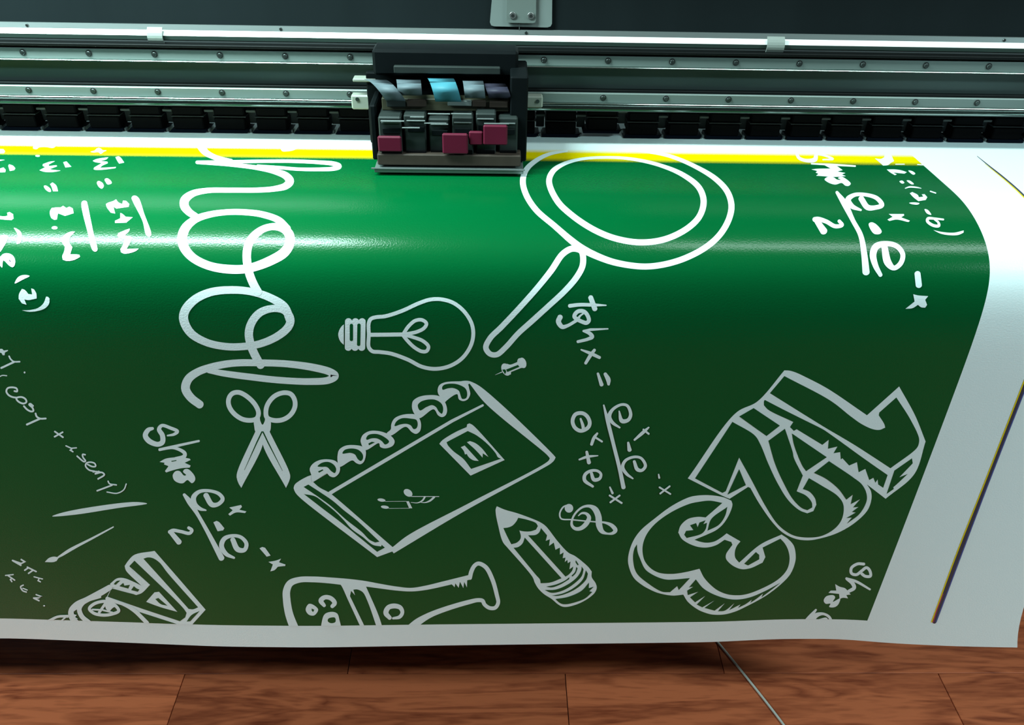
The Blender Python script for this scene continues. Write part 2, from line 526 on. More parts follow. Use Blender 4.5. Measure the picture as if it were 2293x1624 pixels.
box(bm, xb-.0025, xb+.0005, YP-.001, YP+.006, 1.1012, 1.1055, bev=.0003)
o = obj('spring_tip', bm, 'pale_tab', t); ORIG.append(o)
first = t
ORD = 'first second third fourth fifth sixth seventh eighth ninth tenth eleventh twelfth thirteenth fourteenth fifteenth sixteenth'.split()
def roller_label(k):
    if k <= 8:
        return ORD[8-k]+' black pinch roller unit left of the print carriage'
    if k <= 11:
        return ORD[k-9]+' black pinch roller unit from the left behind the print carriage'
    if k == 14:
        return 'third pinch roller unit right of the print carriage, lifted off the white sheet'
    return ORD[k-12]+' black pinch roller unit right of the print carriage'
for k in range(-6, 28):
    c = first if k == 0 else copy_tree(first, k*PITCH_X)
    c['label'] = roller_label(k)
    if k == 14:
        c.location[2] += 0.007

# cover ---------------------------------------------------------------------
YC = 1.315
zt = zy(68.6, YC)
cv = thing('printer_cover', 'dark smoked printer cover above the beam with a bright metal edge strip', 'printer cover', (0, YC, zt))
lean = 0.16
def cov(z, off=0.0):
    return YC + (z-zt)*lean + off
bm = extrude_x([(cov(zt-.012)+.002, zt-.012), (cov(zt+.50)+.002, zt+.50), (cov(zt+.50)+.007, zt+.50), (cov(zt-.012)+.007, zt-.012)], X0, X1)
obj('cover_panel', bm, 'smoked_acrylic', cv)
z81, z94, z103 = zy(81, YC-.004), zy(94, YC-.012), zy(103, YC-.0115)
prof = [(YC-.001, zt), (YC-.004, z81), (YC-.013, z94+.0006), (YC-.013, z94-.0006), (YC-.003, z103), (YC+.004, z103), (YC+.0015, zt-.003)]
es = obj('edge_strip_upper', extrude_x([(YC-.002, zt), (YC-.0045, z81+.0002), (YC+.001, z81+.0002), (YC+.0015, zt)], X0, X1), 'aluminium', cv)
obj('edge_strip_face', extrude_x([(YC-.005, z81), (YC-.012, z94), (YC+.001, z94), (YC+.001, z81)], X0, X1), 'white_lacquer', cv)
obj('edge_strip_lower', extrude_x([(YC-.0118, z94-.0002), (YC-.0112, z103), (YC+.006, z103), (YC+.001, z94-.0002)], X0, X1), 'strip_green', cv)
obj('black_seal', bx(X0, X1, YC+.0015, YC+.012, z103-.004, z103-.0002), 'stand_black', cv)
zs = (zt+z81)/2
for px, py in ((57, 45), (628, 62), (1178, 74), (2250, 88)):
    x = at_y(px, py, YC-.004)[0]
    obj('strip_screw', cyl(bmesh.new(), (x, YC+.002, zs), (x, YC-.0048, zs), .0024, .0020, 10), 'dark_screw', es)
# handle plate on the cover
def on_cover(px, py, off):
    d = ray(px, py)
    # plane y = YC + (z-zt)*lean + off
    t = (YC+off-zt*lean - (CAM[1]-CAM[2]*lean))/(d[1]-d[2]*lean)
    return CAM+d*t
def plate(pts, off, th, name, m, parent):
    bm = bmesh.new()
    fr = [on_cover(x, y, off-th) for x, y in pts]
    bk = [on_cover(x, y, off) for x, y in pts]
    # same outline, thickness along y
    a = [bm.verts.new(p) for p in fr]
    b = [bm.verts.new((p[0], p[1]+th, p[2])) for p in fr]
    n = len(a)
    for i in range(n):
        bm.faces.new((a[i], a[(i+1) % n], b[(i+1) % n], b[i]))
    bm.faces.new(a); bm.faces.new(b[::-1])
    bmesh.ops.triangulate(bm, faces=[f for f in bm.faces if len(f.verts) > 4])
    return obj(name, bm, m, parent)
hp = plate([(1101, 4), (1097, 50), (1100, 57), (1107, 59), (1226, 61.5), (1233, 59), (1236, 53), (1237, -60), (1232, -68), (1110, -70), (1104, -62)], -0.0002, .003, 'handle_plate', 'bracket_plastic', cv)
hi = plate([(1136, -40), (1134, 46), (1137, 50), (1141, 51), (1193, 52), (1198, 50), (1200, 45), (1201, -40)], -0.0034, .004, 'handle_boss', 'bracket_inner', cv)
for px, py in ((1148, 34), (1188.5, 35)):
    p = on_cover(px, py, -.0074)
    obj('handle_screw', cyl(bmesh.new(), p, p+np.array([0, -.0022, 0]), .0052, .0046, 14), 'bright_screw', hi)
    obj('screw_socket', cyl(bmesh.new(), p+np.array([0, -.0023, 0]), p+np.array([0, -.0026, 0]), .0026, .0024, 6), 'screw_recess', hi)
p0, p1 = on_cover(1162.5, 52, -.004), on_cover(1163, 67, -.002)
obj('thread', cyl(bmesh.new(), p0, p1, .0006, n=6), 'bracket_plastic', cv)

# two white clips on the edge strip
def clip(x0, x1, label):
    zc0, zc1 = zt-.002, z103-.010
    pr = []
    n = 9
    for k in range(n):
        a = k/(n-1)
        z = zc0+(zc1-zc0)*a
        pr.append((YC-.0065-.0115*math.sin(math.pi*(.12+.78*a)), z))
    prof = pr+[(y+.0022, z) for y, z in reversed(pr)]
    o = obj('edge_clip', extrude_x(prof, x0, x1), 'clip_white', None, smooth=False)
    return tag(o, label, 'clip')
clip(at_y(327, 60, YC-.014)[0], at_y(361, 60, YC-.014)[0], 'white plastic clip on the metal edge strip at the left of the carriage')
clip(at_y(1718, 95, YC-.014)[0], at_y(1757, 95, YC-.014)[0], 'white plastic clip on the metal edge strip at the right of the carriage')

# carriage ------------------------------------------------------------------
YF = 1.165
def fx(px, py, Y): return float(at_y(px, py, Y)[0])
ca = thing('print_carriage', 'black print head carriage with ribbon cables and red ink blocks over the banner', 'print carriage', (fx(1008, 380, YF), 1.25, 1.104))
xl, xr = fx(838, 380, YF), fx(1172, 384, YF)
def B(name, m, px0, px1, py0, py1, Y, depth, bev=.0015, parent=None):
    """box whose front face at depth Y fills that window of the view; goes back by depth"""
    pxm = (px0+px1)/2
    z0, z1 = max(1.1115, float(at_y(pxm, py1, Y)[2])), float(at_y(pxm, py0, Y)[2])
    depth = min(depth, 1.282-Y) if Y < 1.275 else depth
    return obj(name, bx(fx(px0, py1, Y), fx(px1, py1, Y), Y, Y+depth, z0, z1, bev=bev), m, parent or ca)
obj('base_plate', bx(xl, xr, YF, 1.284, 1.1042, 1.1095, bev=.0008), 'rail_steel', ca)
obj('front_edge_trim', bx(xl-.004, xr+.002, YF-.0015, YF+.002, 1.1098, 1.1112), 'aluminium', ca)
B('head_tray', 'copper_brown', 846, 1166, 347, 372, YF+.006, .16)
B('back_plate', 'carriage_black', 832, 1176, 165, 345, YF+.100, .012)
B('top_housing', 'carriage_black', 836, 1160, 113, 172, YF+.075, .055, .004)
B('top_ledge', 'carriage_grey', 882, 1120, 150, 166, YF+.066, .008, .001)
B('side_plate', 'carriage_black', 1140, 1178, 172, 372, YF+.03, .13, .002)
B('side_plate', 'carriage_black', 836, 850, 236, 372, YF+.03, .13, .002)
# six print heads in the tray
hx = [(850, 904), (906, 958), (960, 1010), (1012, 1062), (1064, 1112), (1114, 1160)]
for i, (a, b) in enumerate(hx):
    y0 = [262, 258, 266, 262, 254, 264][i]
    h = B('print_head', 'carriage_grey' if i % 2 else 'head_metal', a+2, b-2, y0, 350, YF+.012+.004*(i % 3), .07, .002)
    B('head_manifold', 'carriage_black', a+7, b-7, y0+26, y0+38, YF+.010+.004*(i % 3), .0019, .0005, h)
    B('head_bar', 'aluminium', a+4, b-6, y0+12, y0+14.5, YF+.009+.004*(i % 3), .0028, .0004, h)
    B('head_foot', 'black_plastic', a+5, b-4, 338, 348, YF+.008+.004*(i % 3), .0038, .0006, h)
for a, b, c, d, yy in ((847, 900, 306, 341, .0045), (991, 1048, 300, 346, .002), (1050, 1082, 295, 326, .006), (1082, 1136, 281, 326, .003)):
    k = B('ink_damper', 'ink_red', a, b, c, d, YF+yy, .0055, .002)
# connector board
B('connector_board', 'board_olive', 856, 1140, 222, 249, YF+.040, .02, .001)
for i, (a, b, c, d, m) in enumerate(((912, 955, 224, 240, 'copper_brown'), (1002, 1056, 226, 238, 'bracket_plastic'), (1058, 1088, 226, 240, 'copper_brown'), (1096, 1138, 228, 242, 'copper_brown'), (866, 908, 226, 240, 'carriage_grey'))):
    B('connector', m, a, b, c, d, YF+.034, .0058, .001)
for a, b, c in ((852, 905, 271), (918, 950, 262), (958, 1008, 255), (1010, 1056, 255), (950, 1000, 276), (1084, 1140, 277), (900, 940, 286)):
    B('tie_bar', 'aluminium', a, b, c, c+2, YF+.006, .004, .0004)
# ribbon cables: bands that arch from the connectors to the back plate
def ribbon(px_bot, px_top, w, m, bulge, top=176, bot=224):
    bm = bmesh.new()
    n = 12
    prev = None
    for k in range(n+1):
        a = k/n
        Y = YF+.034+.06*a*a - bulge*math.sin(math.pi*a)
        py = bot+(top-bot)*(1-(1-a)**1.6)
        cx = px_bot+(px_top-px_bot)*a
        p = at_y(cx, py, Y)
        hw_ = w/2*float(np.dot(p-CAM, FWD))/FPX
        cur = []
        for dx, dy in ((-hw_, 0), (hw_, 0), (hw_, .0015), (-hw_, .0015)):
            cur.append(bm.verts.new((p[0]+dx, p[1]+dy, p[2])))
        if prev:
            for i in range(4):
                bm.faces.new((prev[i], prev[(i+1) % 4], cur[(i+1) % 4], cur[i]))
        else:
            bm.faces.new(cur)
        prev = cur
    bm.faces.new(prev)
    return obj('ribbon_cable', bm, m, ca, smooth=True)
ribbon(886, 838, 44, 'ribbon_pale', .018, 178, 226)
ribbon(918, 914, 54, 'ribbon_pale', .020, 178, 214)
ribbon(1004, 984, 58, 'ribbon_blue', .022, 174, 228)
ribbon(1064, 1058, 46, 'ribbon_pale', .016, 180, 220)
ribbon(1120, 1104, 50, 'ribbon_violet', .014, 186, 220)
# bearing blocks on the lower rail, both sides
yb_ = YB-.042
bl = B('bearing_block', 'cream_block', 788, 852, 214, 246, yb_, .036, .002)
br = B('bearing_block', 'cream_block', 1158, 1215, 216, 242, yb_, .036, .002)
for blk, pxs in ((bl, (800, 840)), (br, (1170, 1204))):
    for px in pxs:
        p = at_y(px, 222 if blk is bl else 227, yb_)
        obj('block_screw', cyl(bmesh.new(), p+np.array([0, .001, 0]), p+np.array([0, -.0012, 0]), .0028, n=10), 'dark_screw', blk)
B('bearing_arm', 'carriage_black', 846, 1164, 196, 222, YF+.095, .02, .002)
B('cable_clamp', 'cream_block', 790, 842, 177, 184, YB-.045, .025, .001)

# cord on the floor -----------------------------------------------------------
cp = [at_z(px, py, .0028) for px, py in ((1480, 1290), (1600, 1430), (1640, 1478), (1690, 1540), (1755, 1624), (1850, 1760))]
cp = catmull([tuple(p) for p in cp], step=.01)
tag(obj('cord', tube(cp, .0024), 'cord_white'), 'thin off-white cord lying across the floor under the banner hem', 'cord')
# ------------------------------------------------------------------ the banner sheet
def resample(P, d):
    L = np.concatenate([[0], np.cumsum(np.hypot(*np.diff(P, axis=0).T))])
    n = int(round(L[-1]/d))
    q = np.linspace(0, L[-1], n+1)
    return np.stack([np.interp(q, L, P[:, 0]), np.interp(q, L, P[:, 1])], 1)
DS = 0.002
# the sheet lies flat, bends over the front of the bed and hangs: slope (degrees) along its length
TS = np.array([-0.4, -0.0112, 0.0173, 0.0477, 0.079, 0.1075, 0.1256, 0.1398, 0.156, 0.1696, 0.1849, 0.1994, 0.2232, 0.2699, 0.3294, 0.4484, 1.0])
TA = np.array([0, 0, 2.2, 8.5, 15.5, 23.5, 31.5, 41, 54, 66.5, 75.5, 80.5, 85.5, 88.6, 89.8, 90, 90])
_s = np.arange(-.327, 1.2, DS)
_a = np.interp(_s, TS, TA)
for it in range(6):
    _a[1:-1] = _a[1:-1]*.5+.25*(_a[:-2]+_a[2:])
_a = np.radians(_a)
_y = 1.46-np.concatenate([[0], np.cumsum(np.cos((_a[1:]+_a[:-1])/2)*DS)])
_z = 1.1-np.concatenate([[0], np.cumsum(np.sin((_a[1:]+_a[:-1])/2)*DS)])
_y += 0.967-_y[-1]
_n = int(np.searchsorted(-_z, -0.330))
prof = np.stack([_y[:_n], _z[:_n]], 1)
PS = np.concatenate([[0], np.cumsum(np.hypot(*np.diff(prof, axis=0).T))])
S_MAX = PS[-1]
def s_of_y(Y):      # on the flat part
    return float(np.interp(-Y, -prof[:200, 0], PS[:200]))
S_HANG = float(np.interp(-0.95, -prof[:, 1], PS))     # where the sheet hangs free
# slow waves of the hanging edge (metres towards the viewer, at the hem)
WU = np.array([-1.7, -1.3, -1.0, -0.832, -0.62, -0.46, -0.30, -0.10, 0.035, 0.25, 0.385, 0.50, 0.615, 0.69, 0.81, 0.93, 1.0])
WV = np.array([0.010, 0.004, -0.008, -0.012, -0.002, 0.006, 0.008, 0.004, 0.002, -0.001, -0.003, -0.010, -0.010, -0.001, 0.006, 0.010, 0.010])
_uu = np.linspace(-1.7, 1.0, 541)
_wv = np.interp(_uu, WU, WV)
for it in range(60):
    _wv[1:-1] = _wv[1:-1]*.5+.25*(_wv[:-2]+_wv[2:])
def S(u, s):
    u = np.asarray(u, float); s = np.asarray(s, float)
    Y = np.interp(s, PS, prof[:, 0]); Z = np.interp(s, PS, prof[:, 1])
    t = np.clip((s-S_HANG)/(S_MAX-S_HANG), 0, 1)
    Y = Y-np.interp(u, _uu, _wv)*t**2.2
    X = u+0.035*np.clip((u-.78)/.11, 0, 1)**2*t**7
    return np.stack([X, Y, Z], -1)
def project(P):
    d = P-CAM
    w = d@FWD
    return np.stack([IMG_W/2+FPX*(d@RGT)/w, IMG_H/2-FPX*(d@UPV)/w], -1)
_sg = np.linspace(0, S_MAX, 900)
def unproject(px):
    """picture point of the sheet -> sheet coordinates (across, along)"""
    px = np.asarray(px, float).reshape(-1, 2)
    n = len(px)
    # first guess from the plain profile: along the ray, crossing of the profile in the y-z plane
    u = np.zeros(n); s = np.zeros(n)
    colp = project(S(np.zeros_like(_sg), _sg))
    colq = project(S(np.ones_like(_sg)*.5, _sg))
    for it in range(3):
        ycol = colp[:, 1]
        k = (colq-colp)
        # interpolate row, then column
        for i in range(n):
            yy = ycol+k[:, 1]/k[:, 0]*(px[i, 0]-colp[:, 0])
            s[i] = np.interp(px[i, 1], yy, _sg)
        break
    cx = np.interp(s, _sg, colp[:, 0]); kx = np.interp(s, _sg, k[:, 0])/.5
    u = (px[:, 0]-cx)/kx
    for it in range(12):
        P0 = project(S(u, s))
        h = 5e-4
        Ju = (project(S(u+h, s))-P0)/h
        Js = (project(S(u, s+h))-project(S(u, s-h)))/(2*h)
        r = px-P0
        det = Ju[:, 0]*Js[:, 1]-Ju[:, 1]*Js[:, 0]
        du = (r[:, 0]*Js[:, 1]-r[:, 1]*Js[:, 0])/det
        dv = (Ju[:, 0]*r[:, 1]-Ju[:, 1]*r[:, 0])/det
        u = u+np.clip(du, -.05, .05); s = s+np.clip(dv, -.02, .02)
    return np.stack([u, s], 1)
S_YEL = s_of_y(1.277)
S_GRN = s_of_y(1.236)
S_END = float(np.mean(unproject([(100, 1390), (500, 1400), (800, 1398), (1146, 1396), (1500, 1393), (1900, 1391)])[:, 1]))
make_print_materials()
# grid lines shared by the sheet and everything printed on it
sl = [0.0]
while sl[-1] < S_MAX-1e-6:
    z = np.interp(sl[-1], PS, prof[:, 1]); y = np.interp(sl[-1], PS, prof[:, 0])
    step = 0.02 if y > 1.16 else (0.004 if z > 0.93 else 0.02)
    sl.append(min(S_MAX, sl[-1]+step))
SL = np.array(sl)
U0, U1 = -1.56, 0.885
UL = np.linspace(U0, U1, 98)
def normal(u, s):
    h = 1e-3
    a = S(u+h, s)-S(u-h, s); b = S(u, s+h)-S(u, s-h)
    n = np.cross(b, a)
    n /= np.linalg.norm(n, axis=-1, keepdims=True)
    return n*np.where((n @ np.array([0, -1, 1.])) < 0, -1, 1)[..., None]
def sheet():
    uu, ss = np.meshgrid(UL, SL)
    top = S(uu, ss)
    n = normal(uu, ss)
    bot = top-n*.0006
    R, K = uu.shape
    V = np.concatenate([top.reshape(-1, 3), bot.reshape(-1, 3)])
    F = []
    N = R*K
    for i in range(R-1):
        for j in range(K-1):
            a = i*K+j
            F.append((a, a+K, a+K+1, a+1))
            F.append((N+a, N+a+1, N+a+K+1, N+a+K))
    nmain = len(F)
    VV = V.tolist()
    UVV = np.concatenate([np.stack([uu.ravel(), ss.ravel()], 1), np.stack([uu.ravel()*0+5, ss.ravel()], 1)]).tolist()
    def dupv(i):
        VV.append(VV[i])
        UVV.append([5.0, UVV[i][1]])
        return len(VV)-1
    for line, flip in (([i*K for i in range(R)], 0), ([i*K+K-1 for i in range(R)], 1), (list(range(K)), 1), ([(R-1)*K+j for j in range(K)], 0)):
        for a, b in zip(line, line[1:]):
            q = (a, N+a, N+b, b) if flip else (a, b, N+b, N+a)
            F.append(tuple(dupv(i) for i in q))
    me = bpy.data.meshes.new('printed_banner')
    me.from_pydata(VV, [], F)
    me.materials.append(MATS['banner_vinyl'])
    uvl = me.uv_layers.new(name='sheet')
    uvs = np.array(UVV)
    li = np.zeros(len(me.loops), int)
    me.loops.foreach_get('vertex_index', li)
    uvl.data.foreach_set('uv', uvs[li].astype(np.float32).ravel())
    me.polygons.foreach_set('use_smooth', np.arange(len(me.polygons)) < nmain)
    o = bpy.data.objects.new('printed_banner', me)
    C.objects.link(o)
    return tag(o, 'glossy green banner with white school doodles hanging off the print bed', 'banner')
banner = sheet()

# ------------------------------------------------------------------ print on the sheet
INKS = ['ink_white', 'ink_green', 'ink_yellow', 'ink_dark', 'ink_blue', 'ink_magenta']
IC = dict(W=0, G=1, Y=2, K=3, B=4, M=5)
def stroke_outline(pts, w, closed, smooth):
    """-> list of (left, right) pairs in the picture, ends rounded"""
    P = [(p[0], p[1], p[2] if len(p) > 2 else w) for p in pts]
    Q = catmull(P, closed, 9.0) if smooth and len(P) > 2 else [np.array(p, float) for p in P]
    Q = [q for i, q in enumerate(Q) if i == 0 or np.hypot(*(q-Q[i-1])[:2]) > .3]
    n = len(Q)
    if not smooth and not closed or n < 3:
        # denser along straight runs
        D = []
        for a, b in zip(Q, Q[1:]):
            m = max(1, int(np.hypot(*(b-a)[:2])/30))
            D += [a+(b-a)*k/m for k in range(m)]
        Q = D+[Q[-1]]
        n = len(Q)
    L, R = [], []
    def cap(q, d, rev):
        out = []
        for a in (0.30, 0.62, 0.86, 0.985):
            aa = a*math.pi/2
            out.append((q[:2]+d*math.sin(aa)*q[2]*.42, q[2]*math.cos(aa)))
        return out[::-1] if rev else out
    pairs = []
    for i in range(n):
        if closed:
            d = Q[(i+1) % n][:2]-Q[i-1][:2]
        else:
            d = Q[min(i+1, n-1)][:2]-Q[max(i-1, 0)][:2]
        d = d/max(1e-9, np.hypot(*d))
        nn = np.array([-d[1], d[0]])
        k = 1.0
        if not smooth and (closed or 0 < i < n-1):
            d1 = Q[i][:2]-Q[i-1][:2]
            d1 = d1/max(1e-9, np.hypot(*d1))
            k = 1/max(.45, abs(float(np.dot(nn, np.array([-d1[1], d1[0]])))))
        pairs.append((Q[i][:2]+nn*Q[i][2]/2*k, Q[i][:2]-nn*Q[i][2]/2*k, d))
    if closed:
        pairs.append(pairs[0])
    else:
        pre, post = [], []
        d0, d1 = pairs[0][2], pairs[-1][2]
        for c, ww in cap(Q[0], -d0, True):
            nn = np.array([-d0[1], d0[0]])
            pre.append((c+nn*ww/2, c-nn*ww/2, d0))
        for c, ww in cap(Q[-1], d1, False):
            nn = np.array([-d1[1], d1[0]])
            post.append((c+nn*ww/2, c-nn*ww/2, d1))
        pairs = pre+pairs+post
    return [(a, b) for a, b, _ in pairs]
def soften(pts, lim=36.0):
    """hand-drawn outline: curves through gentle turns, keeps real corners"""
    P = [np.array(q[:2], float) for q in pts]
    n = len(P)
    cor = []
    for i in range(n):
        a, b = P[i]-P[i-1], P[(i+1) % n]-P[i]
        ca = np.dot(a, b)/max(1e-9, np.hypot(*a)*np.hypot(*b))
        if math.degrees(math.acos(max(-1, min(1, ca)))) > lim:
            cor.append(i)
    if len(cor) < 2:
        return [tuple(q) for q in catmull(P, True, 10.0)]
    out = []
    for i, c in enumerate(cor):
        d = cor[(i+1) % len(cor)]
        idx = list(range(c, d+1)) if d > c else list(range(c, n))+list(range(0, d+1))
        run = [P[j] for j in idx]
        q = catmull(run, False, 10.0) if len(run) > 2 else run
        out += [tuple(v) for v in q[:-1]]
    return out
ALL = []
def motif(name, ox, oy, sc, items, label=None):
    """items in enlarged picture coordinates (origin ox, oy, enlargement sc):
       ('s', width, pts) smooth stroke, ('c', width, pts) closed smooth stroke, ('l', width, pts) straight stroke,
       ('p', ink, pts) cornered patch, ('b', ink, pts) smooth patch; ink after a '-' on strokes"""
    faces = []          # (layer, ink, verts in picture px, tris)
    def tf(p):
        return (ox+p[0]/sc, oy+p[1]/sc)
    lay = 0
    for it in items:
        kind = it[0]
        ink = 'W'
        if '-' in kind:
            kind, ink = kind.split('-')
        if kind in 'scl':
            pr = stroke_outline(it[2], it[1], kind == 'c', kind != 'l')
            V = []
            for a, b in pr:
                V += [tf(a), tf(b)]
            T = []
            for i in range(len(pr)-1):
                T += [(2*i, 2*i+1, 2*i+3, 2*i+2)]
            faces.append((lay, IC[ink], V, T, True))
        else:
            pts = it[2]
            if kind == 'p':
                pts = soften(pts)
            if kind == 'b':
                pts = [tuple(p[:2]) for p in catmull(pts, True, 10.0)]
            V = [tf(p) for p in pts]
            T = tessellate_polygon([[Vector((x, y, 0)) for x, y in V]])
            faces.append((lay, IC[it[1]], V, [tuple(t) for t in T], False))
        lay += 1
    ALL.append((name, faces, label))
def ell(cx, cy, rx, ry, rot=0, n=18):
    r = math.radians(rot)
    return [(cx+rx*math.cos(t)*math.cos(r)-ry*math.sin(t)*math.sin(r), cy+rx*math.cos(t)*math.sin(r)+ry*math.sin(t)*math.cos(r)) for t in [2*math.pi*k/n for k in range(n)]]
# --- cursive word running down the sheet
A5 = 5.0762
motif('cursive_lettering', 380, 300, A5, [
 ('s', 60, [(350, 100, 100), (365, 150, 95), (405, 208, 75), (500, 262, 60), (600, 292, 54), (700, 310, 46)]),
 ('s', 40, [(310, 325, 38), (500, 322, 38), (800, 317, 38), (1100, 312, 38), (1400, 312, 40), (1700, 325, 44), (1870, 343, 54), (1925, 370, 62), (1870, 395, 50), (1700, 405, 42), (1450, 402, 38), (1250, 385, 36), (1000, 365, 30)]),
 ('s', 60, [(310, 325, 38), (700, 352, 45), (1000, 388, 52), (1200, 430, 66), (1325, 482, 84), (1365, 540, 95), (1322, 592, 80), (1200, 625, 64), (1000, 641, 58), (700, 642, 58), (420, 647, 62), (255, 685, 78), (172, 755, 100), (168, 820, 100), (220, 890, 85), (300, 942, 72)]),
 ('s', 90, [(1330, 1085, 100), (1240, 985, 78), (1050, 917, 72), (850, 892, 68), (650, 892, 66), (450, 920, 72), (285, 978, 84), (182, 1070, 104), (143, 1180, 112), (165, 1290, 108), (260, 1405, 98), (450, 1500, 95), (700, 1540, 100), (900, 1528, 98), (1150, 1440, 108), (1310, 1340, 112), (1368, 1230, 106), (1355, 1140, 106), (1290, 1078, 92), (1180, 1056, 80), (1060, 1085, 80), (960, 1160, 92), (900, 1250, 96), (877, 1370, 96), (884, 1480, 96), (910, 1600, 96), (960, 1720, 96), (1010, 1800, 88)]),
 ('b', 'W', [(1265, 170), (1280, 198), (1330, 201), (1400, 190), (1450, 168), (1480, 150), (1300, 150)]),
], 'white cursive lettering, its end hidden in the unprinted strip')
C5 = 4.9214
motif('cursive_lettering', 380, 600, C5, [
 ('s', 90, [(1325, 570, 92), (1265, 430, 92), (1100, 325, 86), (900, 262, 82), (680, 243, 84), (450, 268, 88), (275, 350, 95), (170, 470, 100), (155, 570, 100), (230, 715, 92), (400, 818, 82), (600, 864, 80), (780, 868, 80), (1000, 835, 82), (1200, 745, 86), (1310, 645, 90), (1330, 565, 90), (1270, 470, 88), (1150, 446, 80), (1000, 490, 86), (905, 600, 90), (873, 720, 92), (892, 840, 92), (935, 950, 92), (1005, 1075, 88)]),
 ('s', 90, [(335, 1508, 88), (230, 1425, 92), (175, 1330, 96), (203, 1230, 94), (300, 1152, 86), (480, 1088, 82), (700, 1050, 78), (1000, 1046, 76), (1300, 1058, 76), (1600, 1100, 82), (1775, 1150, 84), (1818, 1190, 92), (1755, 1235, 80), (1550, 1252, 74), (1200, 1236, 72), (900, 1203, 72), (600, 1163, 68), (430, 1132, 55)]),
], 'white cursive lettering with two loops, below the bright streak')

# --- formulas at the upper left
motif('formula_lettering', 0, 300, 5.075, [
 ('b', 'W', [(1030, 205), (1075, 190), (1105, 165), (1140, 165), (1165, 185), (1210, 190), (1180, 205), (1145, 228), (1120, 210), (1065, 212)]),
 ('b', 'W', [(970, 100), (1050, 100), (1040, 128), (1000, 130)]),
 ('p', 'W', [(1232, 268), (1190, 272), (1090, 290), (1055, 308), (1075, 320), (1160, 335), (1130, 350), (1070, 385), (1065, 405), (1100, 412), (1190, 407), (1310, 392), (1320, 378), (1250, 382), (1135, 388), (1160, 365), (1225, 335), (1222, 318), (1140, 312), (1210, 290)]),
 ('p', 'W', [(1312, 268), (1345, 255), (1370, 270), (1412, 328), (1355, 340), (1335, 310)]),
 ('b', 'W', [(1102, 555), (1120, 538), (1165, 560), (1180, 595), (1158, 625), (1125, 605)]),
 ('b', 'W', [(1190, 520), (1215, 507), (1255, 530), (1270, 562), (1225, 578), (1205, 555)]),
 ('p', 'W', [(1205, 800), (1230, 785), (1290, 765), (1320, 747), (1345, 780), (1390, 800), (1400, 760), (1435, 765), (1470, 800), (1462, 832), (1325, 852), (1290, 830), (1310, 908), (1260, 898), (1215, 835)]),
 ('p', 'W', [(1368, 902), (1390, 910), (1430, 945), (1510, 950), (1435, 1012), (1310, 1015), (1308, 990), (1368, 962)]),
 ('p', 'W', [(1475, 1080), (1440, 1090), (1345, 1130), (1335, 1160), (1350, 1180), (1420, 1200), (1395, 1270), (1370, 1310), (1375, 1345), (1410, 1362), (1480, 1355), (1550, 1330), (1578, 1305), (1440, 1308), (1460, 1275), (1505, 1190), (1500, 1172), (1420, 1155), (1470, 1105)]),
 ('b', 'W', [(1497, 730), (1510, 710), (1535, 705), (1575, 730), (1640, 910), (1720, 1150), (1700, 1172), (1665, 1155), (1620, 990), (1510, 770)]),
], 'white handwritten formula with a fraction bar, right one of the two')
motif('formula_lettering', 0, 300, 5.075, [
 ('b', 'W', [(378, 165), (385, 130), (410, 105), (450, 110), (560, 135), (620, 105), (628, 145), (600, 160), (520, 150), (445, 155), (415, 175)]),
 ('p', 'W', [(650, 100), (720, 105), (715, 138), (670, 140)]),
 ('b', 'W', ell(428, 252, 26, 10)),
 ('p', 'W', [(625, 312), (570, 318), (490, 345), (485, 365), (515, 380), (450, 415), (500, 432), (600, 436), (690, 420), (560, 405), (650, 370), (640, 358), (560, 368), (552, 352)]),
 ('p', 'W', [(720, 325), (755, 315), (812, 375), (745, 384)]),
 ('b', 'W', [(500, 595), (520, 590), (575, 630), (578, 660), (560, 662), (515, 630)]),
 ('p', 'W', [(570, 575), (598, 555), (640, 590), (660, 655), (605, 655), (585, 600)]),
 ('p', 'W', [(570, 880), (590, 845), (650, 838), (690, 838), (718, 820), (755, 845), (790, 830), (828, 850), (838, 905), (740, 935), (660, 905), (648, 975), (620, 980), (585, 960), (570, 920)]),
 ('b', 'W', ell(622, 1070, 33, 18)),
 ('p', 'W', [(855, 1113), (800, 1115), (740, 1145), (695, 1190), (710, 1240), (740, 1285), (730, 1340), (710, 1390), (715, 1430), (760, 1445), (840, 1435), (912, 1400), (905, 1375), (870, 1370), (800, 1370), (825, 1290), (790, 1240), (795, 1180)]),
 ('b', 'W', [(928, 785), (950, 764), (985, 770), (995, 800), (1060, 1110), (1108, 1325), (1085, 1340), (1055, 1325), (1000, 1130)]),
], 'white handwritten formula with a fraction bar, left one of the two')
